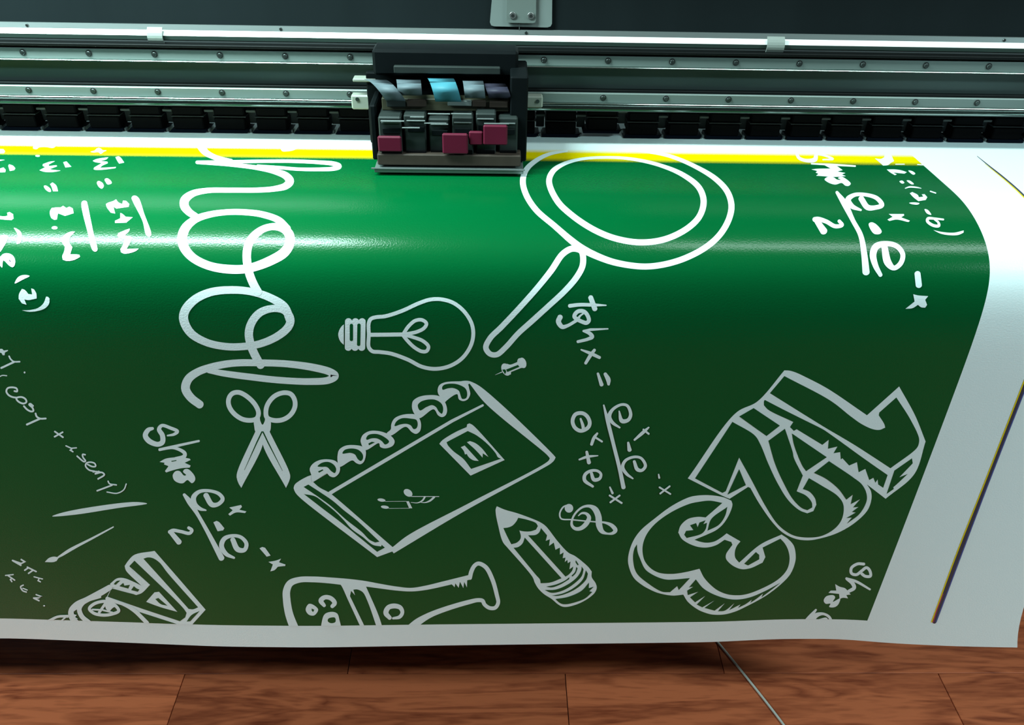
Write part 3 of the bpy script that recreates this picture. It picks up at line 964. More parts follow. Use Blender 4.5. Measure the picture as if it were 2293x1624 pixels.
motif('formula_lettering', 0, 300, 5.075, [
 ('p', 'W', [(-60, 170), (40, 175), (58, 200), (45, 222), (-60, 225)]),
 ('p', 'W', [(-60, 290), (55, 297), (-60, 325)]),
 ('p', 'W', [(-40, 410), (0, 395), (40, 383), (65, 410), (60, 438), (-40, 440)]),
 ('p', 'W', [(95, 365), (105, 348), (150, 365), (175, 395), (160, 415), (112, 424)]),
 ('p', 'W', [(-80, 920), (50, 940), (90, 930), (82, 900), (110, 890), (150, 915), (155, 965), (130, 982), (60, 978), (-80, 960)]),
 ('b', 'W', [(160, 1070), (200, 1085), (240, 1120), (250, 1185), (230, 1240), (190, 1250), (205, 1190), (190, 1120)]),
 ('b', 'W', [(-80, 1180), (0, 1160), (60, 1150), (95, 1170), (80, 1220), (40, 1290), (0, 1345), (-80, 1380)]),
 ('b', 'W', [(-60, 1430), (0, 1400), (40, 1365), (95, 1358), (150, 1385), (175, 1440), (165, 1500), (145, 1515), (110, 1500), (40, 1440), (25, 1520), (0, 1495), (-60, 1480)]),
 ('p', 'K', [(103, 1434), (112, 1430), (126, 1450), (117, 1458)]),
], 'white handwriting cut by the left border of the picture')
motif('formula_lettering', 0, 560, 4.7775, [
 ('b', 'W', [(158, 358), (165, 335), (190, 295), (235, 270), (290, 268), (318, 278), (255, 312)]),
 ('p', 'W', [(235, 415), (265, 425), (305, 470), (345, 475), (335, 410), (365, 420), (390, 465), (393, 518), (305, 535), (262, 528), (285, 585), (235, 570), (200, 520), (205, 470)]),
 ('p', 'W', [(495, 497), (515, 500), (532, 520), (525, 575), (480, 625), (400, 652), (310, 660), (237, 645), (330, 640), (410, 618), (465, 570)]),
], 'white bracketed letter')
# --- small formula at the left
motif('formula_lettering', 0, 760, 4, [
 ('p', 'W', [(-30, 85), (20, 85), (35, 100), (72, 95), (72, 103), (45, 118), (42, 142), (25, 142), (15, 122), (-30, 112)]),
 ('s', 14, [(82, 150), (95, 175), (122, 198), (178, 200)]), ('l', 18, [(125, 203), (12, 256)]),
 ('b', 'W', ell(221, 296, 8, 9)),
 ('s', 10, [(-20, 345), (20, 323), (62, 325)]),
 ('s', 16, [(130, 462), (155, 466), (150, 440), (110, 429), (70, 437), (58, 465), (75, 495), (110, 515), (150, 522)]),
 ('c', 16, [(148, 525), (195, 516), (230, 535), (238, 560), (215, 574), (180, 565), (155, 545)]),
 ('s', 16, [(215, 597), (245, 628), (280, 645), (300, 640), (292, 612), (262, 582), (272, 576), (298, 596)]),
 ('s', 16, [(320, 662), (330, 690), (360, 708), (412, 708)]), ('l', 18, [(358, 710), (242, 762)]),
 ('l', 15, [(492, 824), (566, 876)]), ('l', 15, [(563, 830), (490, 871)]),
 ('l', 12, [(592, 952), (640, 974), (686, 970)]), ('l', 12, [(650, 974), (632, 990), (656, 1006)]),
 ('s', 14, [(765, 1032), (742, 1028), (745, 1055), (768, 1088), (755, 1094), (692, 1044)]),
 ('s', 14, [(785, 1118), (830, 1138), (858, 1135), (850, 1110), (810, 1098), (775, 1108), (768, 1132), (800, 1168), (850, 1180)]),
 ('l', 13, [(835, 1185), (895, 1178), (855, 1202)]), ('s', 15, [(855, 1202), (915, 1190), (936, 1210), (880, 1248)]),
 ('s', 13, [(970, 1268), (982, 1290), (1045, 1302)]), ('l', 15, [(1005, 1304), (872, 1354)]),
 ('s', 11, [(1133, 1292), (1110, 1345), (1050, 1376), (960, 1365)]),
], 'small white handwritten formula slanting down at the left')
motif('pen_stroke', 0, 760, 4, [('b', 'W', [(468, 1585), (530, 1560), (780, 1508), (1215, 1457), (1318, 1471), (1050, 1512), (660, 1572)])], 'upper white slash')
motif('pen_stroke', 0, 1100, 4, [('p', 'W', [(402, 635), (420, 615), (440, 598), (480, 586), (512, 590), (560, 555), (620, 515), (820, 415), (1018, 313), (1020, 325), (850, 420), (680, 512), (560, 582), (525, 600), (508, 625), (480, 635)])], 'lower white slash')
motif('formula_lettering', 0, 1100, 4, [
 ('l', 14, [(190, 612), (222, 632), (190, 648), (112, 620)]), ('l', 15, [(115, 622), (188, 664)]),
 ('l', 14, [(245, 680), (325, 720)]), ('l', 14, [(252, 688), (222, 708)]), ('l', 14, [(296, 708), (256, 736)]),
 ('l', 11, [(305, 766), (350, 778), (382, 786)]), ('l', 11, [(352, 780), (342, 800), (364, 812)]),
 ('l', 11, [(50, 754), (120, 746)]), ('l', 13, [(72, 754), (133, 796)]), ('l', 12, [(110, 778), (95, 790), (108, 810)]),
 ('s', 13, [(210, 840), (186, 855), (205, 890), (238, 902)]), ('l', 11, [(205, 868), (246, 884)]),
 ('l', 13, [(325, 925), (375, 944), (345, 955), (302, 955)]), ('l', 14, [(304, 957), (352, 980)]),
 ('b', 'W', ell(397, 1025, 9, 7)),
], 'tiny white handwriting near the lower left')
# --- hyperbolic sine formula, left
motif('formula_lettering', 0, 1100, 4, [
 ('s', 34, [(1368, -562, 26), (1330, -550, 40), (1302, -500, 46), (1335, -450, 48), (1415, -420, 44), (1455, -440, 46), (1455, -500, 44), (1425, -555, 38), (1450, -588, 30), (1530, -565, 30), (1590, -535, 30), (1560, -510, 26), (1500, -498, 14)]),
 ('s', 22, [(1782, -450, 20), (1600, -410, 24), (1430, -372, 26)]),
 ('s', 26, [(1430, -372, 22), (1560, -388, 26), (1655, -340, 34), (1650, -312, 36), (1570, -290, 30)]),
 ('p', 'W', [(1430, -262), (1480, -290), (1550, -302), (1640, -302), (1700, -292), (1708, -280), (1655, -255), (1708, -230), (1700, -212), (1620, -205), (1540, -185), (1490, -168), (1478, -180), (1510, -225), (1470, -240), (1475, -255)]),
 ('b', 'W', [(1548, -145), (1575, -180), (1610, -180), (1650, -140), (1668, -145), (1640, -175), (1652, -195), (1680, -200), (1720, -170), (1748, -125), (1746, -95), (1720, -72), (1680, -100), (1640, -72), (1600, -75), (1560, -100)]),
 ('p', 'G', [(1535, -272), (1582, -280), (1580, -272), (1538, -264)]),
 ('s', 30, [(1650, 30, 26), (1700, 95, 50), (1770, 205, 34), (1850, 345, 36), (1985, 600, 52)]),
 ('s', 34, [(1845, 35, 48), (1900, 120, 46), (1955, 115, 36), (1995, 70, 36), (1960, 22, 32), (1860, -6, 28), (1780, 6, 34), (1735, 55, 46), (1745, 115, 44), (1790, 155, 34), (1845, 170, 14)]),
 ('p', 'W', [(2055, 145), (2160, 122), (2168, 140), (2145, 165), (2208, 180), (2195, 195), (2115, 190), (2060, 218), (2045, 205), (2085, 170)]),
 ('p', 'W', [(1912, 278), (1940, 265), (1962, 275), (2010, 330), (2000, 350), (1950, 358)]),
 ('s', 34, [(2085, 432, 44), (2130, 520, 48), (2190, 525, 38), (2208, 470, 36), (2160, 412, 32), (2085, 398, 30), (2010, 425, 40), (1985, 490, 44), (2025, 560, 38), (2098, 596, 20)]),
 ('s', 32, [(1690, 326, 28), (1720, 348, 30), (1700, 375, 30), (1620, 360, 30), (1550, 350, 32), (1520, 365, 34)]), ('l', 46, [(1530, 365, 40), (1605, 455, 50)]),
 ('p', 'W', [(2325, 510), (2350, 498), (2375, 505), (2425, 575), (2390, 585)]),
 ('p', 'W', [(2405, 632), (2470, 620), (2518, 603), (2500, 635), (2558, 655), (2555, 668), (2490, 675), (2460, 705), (2422, 717), (2445, 655)]),
], 'white handwritten fraction formula left of the notebook')
# --- letters cut by the hem, lower left
motif('letter_doodle', 0, 1100, 4, [
 ('p', 'W', [(1205, 570), (1385, 535), (1842, 1062), (1690, 1230), (1330, 1230), (1300, 1175), (1160, 1050), (985, 985), (955, 950), (1000, 865), (1120, 870), (1215, 895), (1250, 870), (1270, 850), (1130, 712), (1117, 670), (1150, 622)]),
 ('p', 'G', [(1285, 605), (1325, 593), (1370, 600), (1430, 640), (1500, 730), (1775, 1040), (1730, 1058), (1690, 1055)]),
 ('p', 'G', [(1158, 672), (1205, 622), (1640, 1045), (1672, 1090), (1660, 1130), (1612, 1165), (1280, 1055), (965, 945), (1000, 870), (1130, 905), (1220, 928), (1270, 908), (1345, 838)]),
 ('p', 'G', [(1250, 1082), (1600, 1195), (1590, 1240), (1350, 1240)]),
 ('p', 'G', [(1672, 1168), (1715, 1110), (1790, 1072), (1705, 1165)]),
 ('p', 'W', [(985, 830), (1050, 780), (1110, 778), (1200, 812), (1275, 850), (1345, 838), (1270, 912), (1220, 930), (1060, 870), (1005, 862)]),
 ('p', 'W', [(1160, 672), (1290, 850), (1345, 840), (1300, 800), (1158, 690), (1120, 690)]),
 ('p', 'G', [(1018, 832), (1045, 805), (1080, 798), (1038, 838)]), ('p', 'G', [(1070, 850), (1105, 820), (1115, 845), (1165, 838), (1150, 872)]), ('p', 'G', [(1175, 885), (1200, 850), (1225, 870), (1250, 880), (1235, 900)]),
 ('p', 'W', [(1310, 990), (1385, 905), (1425, 900), (1590, 1080), (1430, 1035)]), ('p', 'G', [(1392, 965), (1420, 955), (1502, 1025), (1440, 1010)]),
 ('s', 56, [(985, 860, 50), (890, 915, 56), (780, 970, 50), (690, 1020, 62), (640, 1070, 50), (645, 1130, 50), (690, 1180, 50)]),
 ('s', 34, [(900, 945, 20), (760, 985, 40), (712, 1050, 42), (735, 1120, 42), (800, 1175, 40)]),
 ('s', 30, [(960, 960, 34), (1100, 1010, 26), (1200, 1065, 34), (1320, 1180, 36)]),
 ('c', 28, [(802, 1050), (850, 1005), (950, 985), (1020, 1010), (1065, 1070), (1000, 1100), (920, 1108), (840, 1090)]),
 ('l', 24, [(955, 990), (890, 1085)]), ('l', 16, [(830, 1058), (920, 1062), (1010, 1085)]), ('p', 'W', [(940, 1000), (1010, 1000), (1040, 1030), (1010, 1045), (980, 1080), (950, 1050)]),
 ('s', 18, [(440, 1160, 26), (520, 1122, 22), (610, 1118, 26)]), ('l', 14, [(545, 1165), (590, 1125)]),
 ('p', 'W', [(640, 1075), (660, 1070), (665, 1100), (690, 1105), (675, 1125), (700, 1140), (660, 1150)]),
], 'white outlined block letters cut by the hem')

# --- light bulb
motif('light_bulb_drawing', 500, 640, 4, [
 ('c', 34, [(1304, 440), (1303, 335), (1322, 297), (1370, 281), (1450, 273), (1600, 225), (1750, 157), (1850, 124), (1950, 121), (2060, 153), (2160, 233), (2225, 340), (2239, 440), (2215, 540), (2140, 648), (2030, 718), (1900, 744), (1780, 725), (1650, 660), (1500, 607), (1400, 593), (1335, 586), (1303, 548)]),
 ('l', 36, [(1320, 439), (1605, 436)]),
 ('s', 32, [(1612, 432), (1660, 362), (1720, 312), (1780, 306), (1820, 337), (1800, 377), (1740, 410), (1640, 432)]),
 ('s', 32, [(1620, 438), (1700, 460), (1790, 495), (1838, 545), (1822, 584), (1780, 588), (1710, 550), (1650, 492), (1608, 440)]),
 ('l', 62, [(1122, 316), (1120, 556)]), ('l', 62, [(1184, 316), (1180, 556)]), ('l', 62, [(1244, 316), (1240, 556)]),
 ('l-G', 30, [(1148, 352), (1148, 482)]), ('l-G', 30, [(1216, 350), (1213, 526)]),
 ('p', 'W', [(1080, 345), (1058, 365), (1038, 400), (1030, 437), (1038, 475), (1055, 505), (1080, 528)]),
])
# --- scissors
motif('scissors_drawing', 500, 860, 4, [
 ('c', 42, [(50, 130), (82, 85), (140, 75), (220, 117), (290, 192), (316, 260), (300, 308), (250, 325), (170, 314), (90, 258), (50, 190)]),
 ('c', 42, [(382, 245), (400, 178), (460, 108), (540, 78), (605, 90), (640, 145), (640, 210), (600, 278), (530, 320), (450, 325), (392, 300)]),
 ('b', 'W', [(275, 330), (300, 300), (325, 300), (332, 330), (352, 365), (372, 330), (378, 295), (405, 300), (425, 335), (427, 370), (415, 427), (352, 440), (290, 427), (278, 380)]),
 ('p', 'W', [(290, 420), (352, 420), (354, 540), (162, 930), (140, 895), (123, 850), (120, 820), (135, 760)]),
 ('p', 'W', [(350, 420), (415, 425), (585, 770), (600, 825), (592, 865), (562, 930), (354, 540)]),
 ('l-G', 8, [(347, 428, 12), (300, 525, 11), (190, 770, 3)]), ('l-G', 8, [(356, 428, 12), (405, 530, 11), (530, 775, 3)]),
])
# --- notebook
NB = [
 ('p', 'W', [(1180, 95), (1205, 75), (1350, 255), (1900, 715), (1925, 745), (1910, 770), (1215, 1140), (655, 1435), (518, 1540), (512, 1578), (527, 1597), (1150, 1225), (1880, 825), (1930, 795), (1960, 768), (1977, 738), (1955, 712), (1580, 345), (1350, 140), (1290, 95), (1245, 70), (1195, 52), (1130, 55), (1100, 70)]),
 ('p', 'W', [(-210, 895), (-330, 955), (-362, 985), (-370, 1012), (-355, 1050), (-310, 1100), (378, 1630), (514, 1580), (518, 1542), (-30, 1068), (-60, 1048), (-140, 1005), (-195, 958), (-65, 880)]),
 ('p', 'G', [(-280, 1002), (-238, 980), (-130, 1050), (-20, 1125), (80, 1210), (200, 1305), (400, 1492), (360, 1500), (310, 1475), (240, 1405), (100, 1295), (-40, 1170), (-150, 1090)]),
 ('p', 'G', [(-278, 1065), (-180, 1085), (-100, 1140), (0, 1220), (80, 1300), (150, 1378), (250, 1450), (340, 1520), (415, 1535), (418, 1520), (448, 1545), (378, 1583), (60, 1325), (-130, 1180)]),
 ('l', 30, [(1325, 270, 20), (1050, 410, 28), (500, 735, 32), (0, 1030, 32), (-45, 1058, 34)]),
 ('p', 'W', [(1205, 432), (1235, 448), (1520, 760), (1215, 900), (935, 615), (960, 585), (1080, 510), (1180, 465), (1185, 440)]),
 ('p', 'G', [(1000, 600), (1190, 500), (1270, 540), (1370, 620), (1440, 700), (1460, 735), (1488, 748), (1220, 840), (1150, 750), (1060, 680), (1010, 625)]),
 ('p', 'W', [(1182, 600), (1210, 590), (1260, 610), (1320, 660), (1375, 732), (1325, 700), (1322, 738), (1260, 670)]),
 ('p', 'W', [(1128, 645), (1162, 630), (1288, 768), (1240, 762), (1200, 735), (1180, 705), (1165, 710), (1155, 680)]),
 # six spiral loops
 ('b', 'W', [(920, 130), (935, 90), (980, 65), (1100, 55), (1180, 62), (1205, 130), (1212, 170), (1190, 215), (1150, 232), (1110, 215), (1095, 170), (985, 245), (985, 260), (940, 190), (925, 165)]),
 ('b', 'G', [(960, 110), (975, 88), (1040, 75), (1110, 85), (1170, 120), (1185, 165), (1175, 205), (1140, 212), (1125, 180), (1110, 140), (1060, 115), (1010, 118), (965, 130)]),
 ('b', 'W', [(690, 270), (700, 230), (750, 195), (840, 178), (940, 190), (990, 250), (1005, 320), (990, 360), (960, 375), (925, 360), (885, 305), (755, 385), (715, 350), (695, 310)]),
 ('b', 'G', [(742, 270), (765, 240), (830, 218), (900, 220), (955, 255), (970, 300), (958, 345), (930, 325), (905, 285), (870, 268), (820, 285), (762, 315)]),
 ('b', 'W', [(505, 440), (530, 390), (600, 355), (720, 352), (755, 385), (772, 440), (762, 500), (728, 525), (690, 510), (635, 462), (500, 540), (465, 520), (500, 485)]),
 ('b', 'G', [(535, 455), (550, 415), (600, 385), (680, 388), (730, 400), (742, 440), (730, 475), (705, 482), (680, 450), (640, 435), (590, 440)]),
 ('b', 'W', [(230, 585), (250, 535), (310, 500), (380, 498), (450, 515), (500, 540), (535, 590), (520, 630), (450, 655), (405, 640), (395, 608), (275, 670), (245, 635), (235, 610)]),
 ('b', 'G', [(280, 565), (300, 535), (370, 525), (430, 545), (485, 590), (480, 605), (450, 620), (420, 590), (380, 567), (330, 565), (285, 578)]), ('p', 'G', [(300, 610), (330, 595), (360, 600), (305, 628)]),
 ('b', 'W', [(25, 710), (40, 665), (90, 632), (160, 624), (250, 640), (275, 670), (275, 730), (255, 780), (225, 797), (190, 785), (158, 762), (40, 820), (25, 775)]),
 ('b', 'G', [(68, 700), (85, 670), (150, 655), (215, 670), (250, 710), (250, 750), (232, 768), (205, 750), (180, 710), (140, 695)]),
 ('b', 'W', [(-225, 840), (-200, 795), (-140, 760), (-60, 752), (10, 770), (45, 820), (40, 870), (10, 905), (-15, 913), (-50, 900), (-70, 880), (-200, 950), (-210, 895)]),
 ('b', 'G', [(-155, 815), (-120, 785), (-60, 775), (-10, 800), (12, 840), (0, 875), (-30, 860), (-70, 822), (-120, 820)]), ('p', 'G', [(-150, 860), (-110, 842), (-102, 850), (-142, 872)]),
]
motif('notebook_drawing', 750, 840, 4, NB)
motif('music_notes_drawing', 750, 840, 4, [
 ('b', 'W', ell(655, 1055, 43, 30, 35)), ('l', 6, [(685, 1087), (932, 1088)]),
 ('s', 9, [(806, 1090, 16), (785, 1122, 14), (740, 1144, 8), (680, 1140, 4)]), ('s', 9, [(890, 1092, 18), (850, 1126, 16), (805, 1142, 8), (772, 1140, 5)]),
 ('b', 'W', ell(417, 1119, 36, 14, 8)), ('l', 3.5, [(450, 1132), (640, 1130)]), ('b', 'W', ell(448, 1182, 36, 14, 8)), ('l', 3.5, [(483, 1194), (670, 1192)]),
 ('p', 'W', [(638, 1130), (662, 1128), (693, 1192), (665, 1192)]),
])
# --- pencil and clef
motif('pencil_drawing', 1060, 1080, 4, [
 ('p', 'W', [(200, 240), (202, 290), (225, 400), (250, 500), (270, 545), (300, 580), (530, 850), (550, 900), (580, 950), (630, 1000), (700, 1045), (760, 1095), (800, 1115), (850, 1115), (960, 1080), (1050, 1025), (1090, 985), (1105, 945), (1095, 905), (1060, 850), (1060, 800), (1030, 760), (950, 690), (905, 658), (850, 630), (760, 535), (650, 395), (610, 365), (560, 340), (400, 280), (280, 245), (210, 215)]),
 ('p', 'G', [(268, 410), (310, 405), (350, 388), (385, 350), (402, 318), (480, 335), (560, 365), (578, 392), (560, 425), (510, 440), (450, 440), (412, 432), (425, 480), (420, 510), (390, 540), (340, 556), (305, 490)]),
 ('p', 'G', [(360, 587), (400, 580), (440, 548), (460, 495), (790, 860), (690, 898), (602, 905), (596, 872), (560, 830)]),
 ('p', 'G', [(490, 475), (560, 470), (592, 445), (605, 410), (660, 475), (648, 525), (685, 510), (678, 570), (720, 540), (735, 605), (775, 585), (775, 648), (808, 628), (800, 680), (825, 675), (818, 715), (842, 695), (845, 725), (870, 710), (860, 780), (895, 755), (885, 790), (850, 830), (825, 845)]),
 ('p', 'G', [(650, 935), (740, 915), (820, 880), (860, 850), (858, 868), (780, 915), (700, 942)]),
 ('p', 'G', [(638, 965), (740, 960), (850, 912), (930, 848), (965, 790), (970, 755), (987, 780), (970, 840), (900, 910), (800, 970), (700, 990)]),
 ('p', 'G', [(700, 1015), (800, 995), (900, 945), (980, 870), (1008, 788), (1025, 820), (1010, 870), (940, 940), (850, 990), (760, 1017)]),
 ('p', 'G', [(878, 838), (912, 800), (922, 758), (933, 770), (916, 815), (888, 844)]), ('p', 'G', [(918, 698), (942, 735), (935, 745), (914, 715)]),
 ('p', 'G', [(735, 1045), (850, 1025), (970, 970), (1035, 898), (1033, 948), (1078, 935), (1038, 975), (1065, 982), (1000, 1040), (900, 1078), (830, 1092), (790, 1088), (760, 1070)]),
])
motif('treble_clef_drawing', 1060, 1080, 4, [
 ('b', 'W', ell(856, 233, 38, 39)),
 ('s', 14, [(858, 198, 8), (805, 222, 14), (774, 280, 14), (785, 325, 14), (880, 335, 12), (1000, 347, 12), (1100, 355, 12), (1180, 362, 20), (1240, 388, 34), (1272, 430, 38), (1250, 455, 28), (1200, 460, 18), (1152, 440, 40), (1128, 390, 55), (1118, 300, 55), (1088, 240, 50), (1040, 214, 28), (980, 222, 20), (920, 270, 18), (886, 330, 18), (882, 385, 25), (912, 415, 30), (960, 413, 36), (1012, 370, 42), (1036, 315, 36), (1012, 282, 25), (972, 277, 18), (940, 300, 8)]),
])
# --- bottle
motif('flask_drawing', 600, 1080, 4, [
 ('s', 50, [(245, 1330, 80), (190, 1180, 72), (168, 1050, 68), (168, 970, 66), (200, 905, 60), (280, 874, 52), (400, 870, 52), (560, 880, 54), (720, 896, 60), (860, 908, 50), (1000, 930, 42), (1150, 952, 36), (1280, 962, 32), (1400, 948, 38), (1600, 903, 44), (1810, 850, 42)]),
 ('s', 38, [(1808, 858, 38), (1822, 800, 38), (1850, 748, 36), (1885, 728, 36), (1950, 760, 38), (2010, 870, 38), (2050, 1010, 36), (2062, 1080, 34), (2035, 1124, 34), (1985, 1126, 34), (1940, 1095, 34), (1922, 1062, 36), (1880, 1056, 36), (1800, 1073, 40), (1600, 1132, 44), (1450, 1190, 50), (1340, 1255, 66), (1260, 1330, 80)]),
 ('p', 'W', [(1630, 905), (1800, 855), (1822, 862), (1785, 872), (1782, 942), (1758, 892), (1750, 948), (1720, 890), (1708, 945), (1678, 905), (1672, 940), (1650, 918)]),
 ('p', 'W', [(640, 905), (870, 915), (990, 1190), (1035, 1330), (985, 1330), (890, 1060), (850, 985), (800, 960), (765, 962), (780, 1012), (745, 972), (735, 1020), (885, 1330), (845, 1330), (720, 1060), (660, 930)]),
 ('s', 42, [(505, 1105, 30), (475, 1060, 44), (510, 1030, 40), (565, 1040, 40), (598, 1082, 40), (575, 1112, 34)]),
 ('b', 'W', [(338, 1140), (365, 1090), (400, 1094), (450, 1140), (415, 1192), (365, 1185)]), ('p', 'G', [(392, 1130), (416, 1142), (405, 1162), (392, 1150)]),
 ('b', 'W', [(485, 1240), (510, 1180), (570, 1160), (620, 1175), (640, 1230), (650, 1330), (485, 1330)]), ('b', 'G', [(535, 1235), (545, 1218), (600, 1212), (605, 1250), (570, 1262), (540, 1250)]),
 ('s', 45, [(1092, 1215, 36), (1057, 1170, 46), (1078, 1122, 44), (1130, 1107, 44), (1185, 1122, 40), (1204, 1165, 34), (1180, 1205, 32), (1120, 1218, 20)]),
], 'white outlined flask cut by the hem')
# --- hyperbolic tangent formula
motif('formula_lettering', 1060, 520, 4, [
 ('s', 30, [(862, 660, 34), (950, 650, 32), (1060, 651, 30), (1188, 655, 12)]), ('l', 44, [(1050, 584, 44), (1088, 688, 46)]),
 ('c', 36, [(910, 735), (940, 708), (990, 710), (1022, 745), (1034, 792), (1012, 812), (970, 800), (930, 780), (905, 758)]), ('s', 18, [(930, 790, 30), (955, 750, 18), (985, 728, 14)]),
 ('s', 40, [(778, 758, 46), (762, 800, 46), (795, 847, 40), (840, 838, 30), (925, 790, 28)]),
 ('l', 22, [(1205, 865, 12), (1050, 872, 24), (985, 885, 20)]), ('s', 30, [(985, 885, 18), (1040, 905, 34), (1064, 936, 36), (1025, 957, 30), (935, 980, 26)]),
 ('s', 24, [(965, 1052, 14), (1050, 1085, 30), (1130, 1122, 28)]), ('s', 28, [(1085, 1054, 26), (1050, 1100, 32), (1005, 1173, 26)]),
 ('l', 28, [(1115, 1265, 22), (1148, 1365, 36)]), ('s', 30, [(1180, 1268, 30), (1208, 1320, 42), (1211, 1362, 24)]),
 ('c', 34, [(888, 1690), (915, 1630), (975, 1620), (1020, 1650), (1042, 1710), (1025, 1750), (962, 1778), (910, 1750)]), ('s', 22, [(960, 1670, 18), (980, 1730, 28), (985, 1762, 28)]),
 ('s', 22, [(1110, 1800, 18), (1080, 1840, 28), (1058, 1900, 26)]), ('l', 18, [(1092, 1836), (1152, 1874)]),
 ('s', 18, [(948, 2035, 16), (1020, 2010, 24), (1115, 2000, 10)]), ('l', 28, [(1015, 1966, 24), (1035, 2062, 36)]),
 ('s', 28, [(1056, 2155, 26), (1080, 2215, 34), (1130, 2205, 28), (1142, 2165, 24), (1110, 2136, 24), (1050, 2136, 26), (1000, 2170, 30), (996, 2220, 32), (1070, 2276, 22)]),
 ('l', 18, [(1222, 2282, 14), (1246, 2336, 22)]), ('l', 18, [(1220, 2356), (1328, 2424)]), ('l', 17, [(1310, 2356), (1226, 2418)]),
 ('s', 30, [(1167, 1547, 14), (1200, 1680, 32), (1260, 1920, 32), (1310, 2120, 34), (1344, 2284, 38)]),
 ('s', 28, [(1305, 1600, 12), (1330, 1688, 38), (1385, 1680, 32), (1408, 1632, 30), (1378, 1552, 26), (1325, 1542, 24), (1245, 1588, 28), (1216, 1650, 38), (1245, 1702, 30), (1310, 1748, 16)]),
 ('s', 24, [(1570, 1746, 14), (1520, 1790, 30), (1442, 1858, 18)]), ('l', 18, [(1522, 1765), (1570, 1804)]),
 ('l', 28, [(1386, 1882, 20), (1398, 1948, 38)]),
 ('s', 28, [(1440, 2050, 26), (1468, 2122, 34), (1508, 2130, 28), (1540, 2090, 28), (1502, 2022, 24), (1440, 2010, 24), (1362, 2042, 26), (1336, 2100, 30), (1370, 2160, 28), (1428, 2204, 14)]),
 ('l', 15, [(1658, 2166, 12), (1664, 2198, 18)]), ('l', 16, [(1666, 2282), (1764, 2342)]), ('l', 16, [(1758, 2272), (1672, 2338)]),
], 'white handwritten fraction formula right of the notebook')
motif('push_pin_drawing', 1060, 520, 4, [
 ('p', 'W', [(300, 1178), (330, 1186), (396, 1162), (430, 1215), (338, 1252), (335, 1275), (290, 1280), (255, 1225)]),
 ('b', 'W', ell(292, 1230, 38, 58, -25)),
 ('b', 'W', ell(426, 1172, 30, 46, -22)), ('s-G', 3, [(408, 1150), (418, 1190), (440, 1214)]), ('b', 'W', ell(442, 1170, 31, 48, -18)),
 ('p', 'G', [(292, 1230), (400, 1188), (412, 1206), (305, 1252)]), ('p', 'G', [(258, 1230), (285, 1228), (295, 1248), (284, 1272)]),
 ('l', 6, [(255, 1252, 8), (197, 1277, 2)]),
])
# --- magnifier
motif('magnifying_glass_drawing', 1130, 330, 4, [
 ('s', 52, [(1150, 30, 16), (1300, 44, 26), (1480, 80, 32), (1700, 170, 38), (1890, 285, 48), (1995, 400, 52), (2031, 520, 54), (2010, 640, 54), (1930, 780, 54), (1800, 897, 54), (1600, 1000, 54), (1400, 1055, 54), (1230, 1068, 54), (1000, 1035, 56), (850, 985, 60), (700, 912, 66), (600, 838, 60), (450, 708, 52), (280, 560, 52), (190, 420, 52), (163, 300, 52), (195, 200, 48), (285, 118, 40), (400, 62, 30), (560, 34, 16)]),
 ('c', 52, [(398, 310, 52), (428, 222, 48), (520, 155, 36), (680, 108, 26), (920, 92, 24), (1150, 108, 28), (1400, 165, 34), (1600, 250, 44), (1740, 362, 52), (1782, 480, 54), (1750, 610, 54), (1650, 718, 54), (1450, 820, 54), (1230, 853, 54), (1000, 820, 54), (800, 740, 54), (600, 608, 54), (470, 480, 54)]),
 ('c', 52, [(660, 915, 55), (600, 910, 55), (520, 957, 55), (420, 1100, 55), (300, 1250, 52), (140, 1430, 50), (-30, 1610, 50), (-130, 1710, 50), (-168, 1795, 50), (-130, 1850, 48), (-70, 1856, 48), (10, 1790, 48), (120, 1668, 48), (240, 1560, 50), (400, 1415, 50), (540, 1285, 52), (640, 1170, 54), (695, 1070, 54), (703, 990, 54), (690, 935, 54)]),
])
